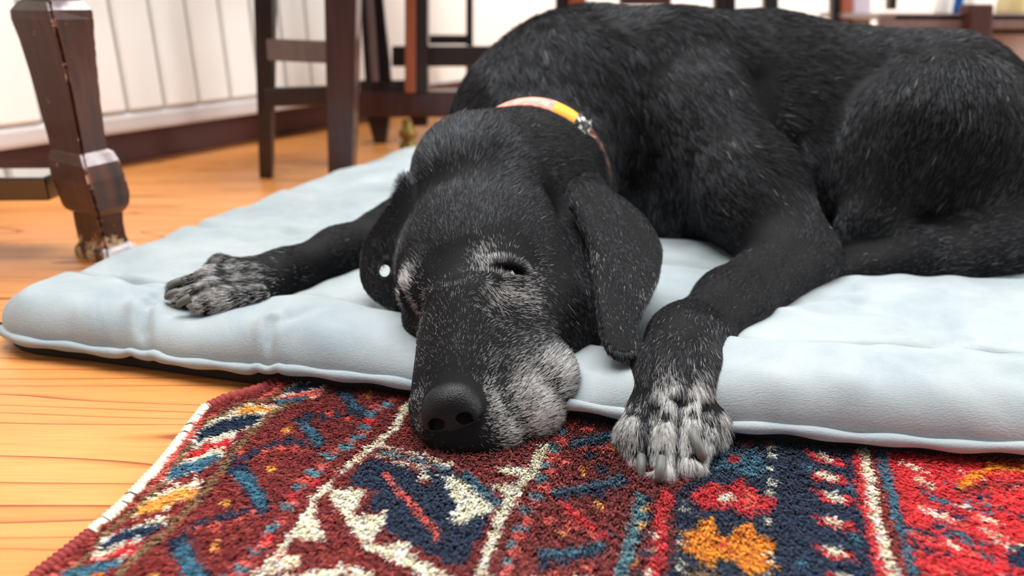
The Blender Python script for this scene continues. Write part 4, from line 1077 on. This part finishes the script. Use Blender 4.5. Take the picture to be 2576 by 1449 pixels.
    add(.86 * np.clip(1.3 * near_px(1305, 1020, .478, .032), 0, 1)); add(.62 * np.clip(1.15 * near_px(1395, 945, .49, .022), 0, 1)); add(.55 * near_px(1270, 950, .495, .026)); add(.75 * np.clip(1.2 * near_px(1330, 1080, .47, .022), 0, 1)); add(.24 * near_px(1250, 870, .51, .036)); add(.28 * near_px(1150, 880, .50, .040)); add(.15 * near_px(1180, 790, .53, .034))
    add(.62 * near_px(1058, 1000, .475, .013)); add(.55 * near_px(1056, 1060, .462, .012)); add(.35 * near_px(1060, 900, .51, .016))
    add(.62 * near_px(1228, 650, .565, .0125)); add(.45 * near_px(1215, 700, .556, .011)); add(.60 * near_px(1262, 735, .548, .013)); add(.45 * near_px(1310, 745, .552, .016)); add(.30 * near_px(1345, 690, .565, .014))
    add(.62 * near_px(1022, 710, .570, .0115)); add(.5 * near_px(1062, 740, .560, .0110)); add(.40 * near_px(1062, 790, .548, .012)); add(.3 * near_px(1010, 745, .570, .008))
    add(.64 * np.clip(1.3 * near_px(1690, 1110, .448, .032), 0, 1)); add(.60 * near_px(1615, 1050, .46, .020)); add(.55 * near_px(1790, 1040, .46, .020)); add(.80 * near_px(1720, 1000, .478, .022)); add(.70 * near_px(1750, 975, .478, .012))
    add(.70 * np.clip(1.2 * near_px(560, 715, .645, .040), 0, 1)); add(.65 * near_px(650, 700, .665, .026)); add(.5 * near_px(480, 730, .63, .03)); add(.5 * near_px(690, 750, .65, .018))
    add(.05 * near_px(1290, 820, .53, .05)); add(.02 * near_px(1560, 720, .58, .05)); add(.18 * near_px(1488, 640, .60, .010)); add(.03 * near_px(1720, 880, .52, .06))
    # furrow shade between toes painted by dropping grey hairs; fewer below the nose
    def seg_d(P, a, b2):
        ba = b2 - a; t_ = np.clip((P - a) @ ba / (ba @ ba), 0, 1); return np.linalg.norm(P - a - t_[:, None] * ba, axis=1)
    for toes in (TOES, FARTOES):
        inpaw = np.linalg.norm(R0 - at(*toes[1][1]), axis=1) < .075
        dd = np.sort(np.stack([np.minimum(seg_d(R0[inpaw], at(*a), at(*b2)), seg_d(R0[inpaw], at(*b2), at(*e))) for a, b2, e, r_ in toes], 1), 1)
        grey[inpaw] *= 1 - .85 * np.exp(-((dd[:, 1] - dd[:, 0]) / .0032) ** 2)
    grey *= np.clip(1 - .75 * near_px(1645, 1070, .452, .005) - .6 * near_px(1655, 1020, .466, .005) - .7 * near_px(1650, 1120, .44, .004), 0, 1)
    grey *= 1 - .8 * np.clip(1.2 * near_px(1185, 1130, .445, .016), 0, 1)
    for (P0, out, up2, Rm) in eyes:
        q = (R0 - P0) @ Rm; keep &= ((q[:, 0] / .0125) ** 2 + (q[:, 2] / .0045) ** 2 + (q[:, 1] / .012) ** 2) > 1
    gd = norm(GAP[1] - GAP[0]); gq = R0 - GAP[0]; gt = gq @ gd
    keep &= (np.linalg.norm(gq - gt[:, None] * gd, axis=1) > .0075) | (gt < -.02) | (gt > .14)
    isg = rng.uniform(size=len(R0)) < grey
    hl = FLEN * rng.uniform(.7, 1.2, len(R0)) * np.where(isg, 1.12, 1)
    hl *= 1 + (.06 + .16 * long_) * wob3(R0, 70, 9)
    lift = .11 + .04 * rng.normal(size=len(R0)) + .12 * np.clip(grey, 0, 1) * isg
    lift += .10 * long_ * wob3(R0, 60, 11)
    k = 5; t = np.linspace(0, 1, k)
    dirs = norm(FDIR + RN * lift[:, None])
    curl_ = rng.normal(0, .06, (len(R0), 3))
    pts = R0[:, None] - RN[:, None] * .0006 + hl[:, None, None] * (t[None, :, None] * dirs[:, None] - (t ** 2)[None, :, None] * (RN * (lift * .55)[:, None])[:, None] + (t ** 2)[None, :, None] * curl_[:, None] * (1 + .6 * isg)[:, None, None])
    dcam = np.linalg.norm(R0 - np.array([0, 0, CAMH]), axis=1)
    base = .000060 * np.clip(dcam / .60, .9, 2.0) ** 1.6
    prof_ = np.array([.85, 1.0, .95, .75, .25])
    rad = base[:, None] * prof_[None] * np.where(isg, .72, 1.0)[:, None]
    cols = np.array([.0042, .0041, .0045]) * rng.uniform(.5, 1.6, (len(R0), 1))
    brown = rng.uniform(size=len(R0)) < .10; cols[brown] = np.array([.022, .014, .010])
    gv = rng.uniform(.55, 1.0, len(R0)); cols[isg] = gv[isg, None] * np.array([1.0, .97, .92])
    m_fur = bpy.data.materials.new('coat'); m_fur.use_nodes = True; nt = m_fur.node_tree
    for n_ in list(nt.nodes):
        if n_.type == 'BSDF_PRINCIPLED': nt.nodes.remove(n_)
    av = N(nt, 'ShaderNodeAttribute'); av.attribute_name = 'wool'
    df = N(nt, 'ShaderNodeBsdfDiffuse'); nt.links.new(av.outputs['Color'], df.inputs['Color'])
    hb = N(nt, 'ShaderNodeBsdfHair'); hb.component = 'Reflection'; 
    ag = N(nt, 'ShaderNodeAttribute'); ag.attribute_name = 'gloss'
    vm = N(nt, 'ShaderNodeVectorMath', operation='SCALE'); vm.inputs[0].default_value = (.94, .98, 1.06); nt.links.new(ag.outputs['Fac'], vm.inputs['Scale']); nt.links.new(vm.outputs[0], hb.inputs['Color'])
    hb.inputs['Offset'].default_value = math.radians(-4); hb.inputs['RoughnessU'].default_value = .30; hb.inputs['RoughnessV'].default_value = 1.0
    ad_ = N(nt, 'ShaderNodeAddShader'); nt.links.new(df.outputs[0], ad_.inputs[0]); nt.links.new(hb.outputs[0], ad_.inputs[1])
    nt.links.new(ad_.outputs[0], [n_ for n_ in nt.nodes if n_.type == 'OUTPUT_MATERIAL'][0].inputs[0])
    gloss = np.clip(.010 + .054 * rng.exponential(1, len(R0)) ** 1.2, 0, .17)
    fur = hair_obj('fur', pts[keep], rad[keep], cols[keep], m_fur, dog, gloss[keep]); tag(fur, kind='stuff')
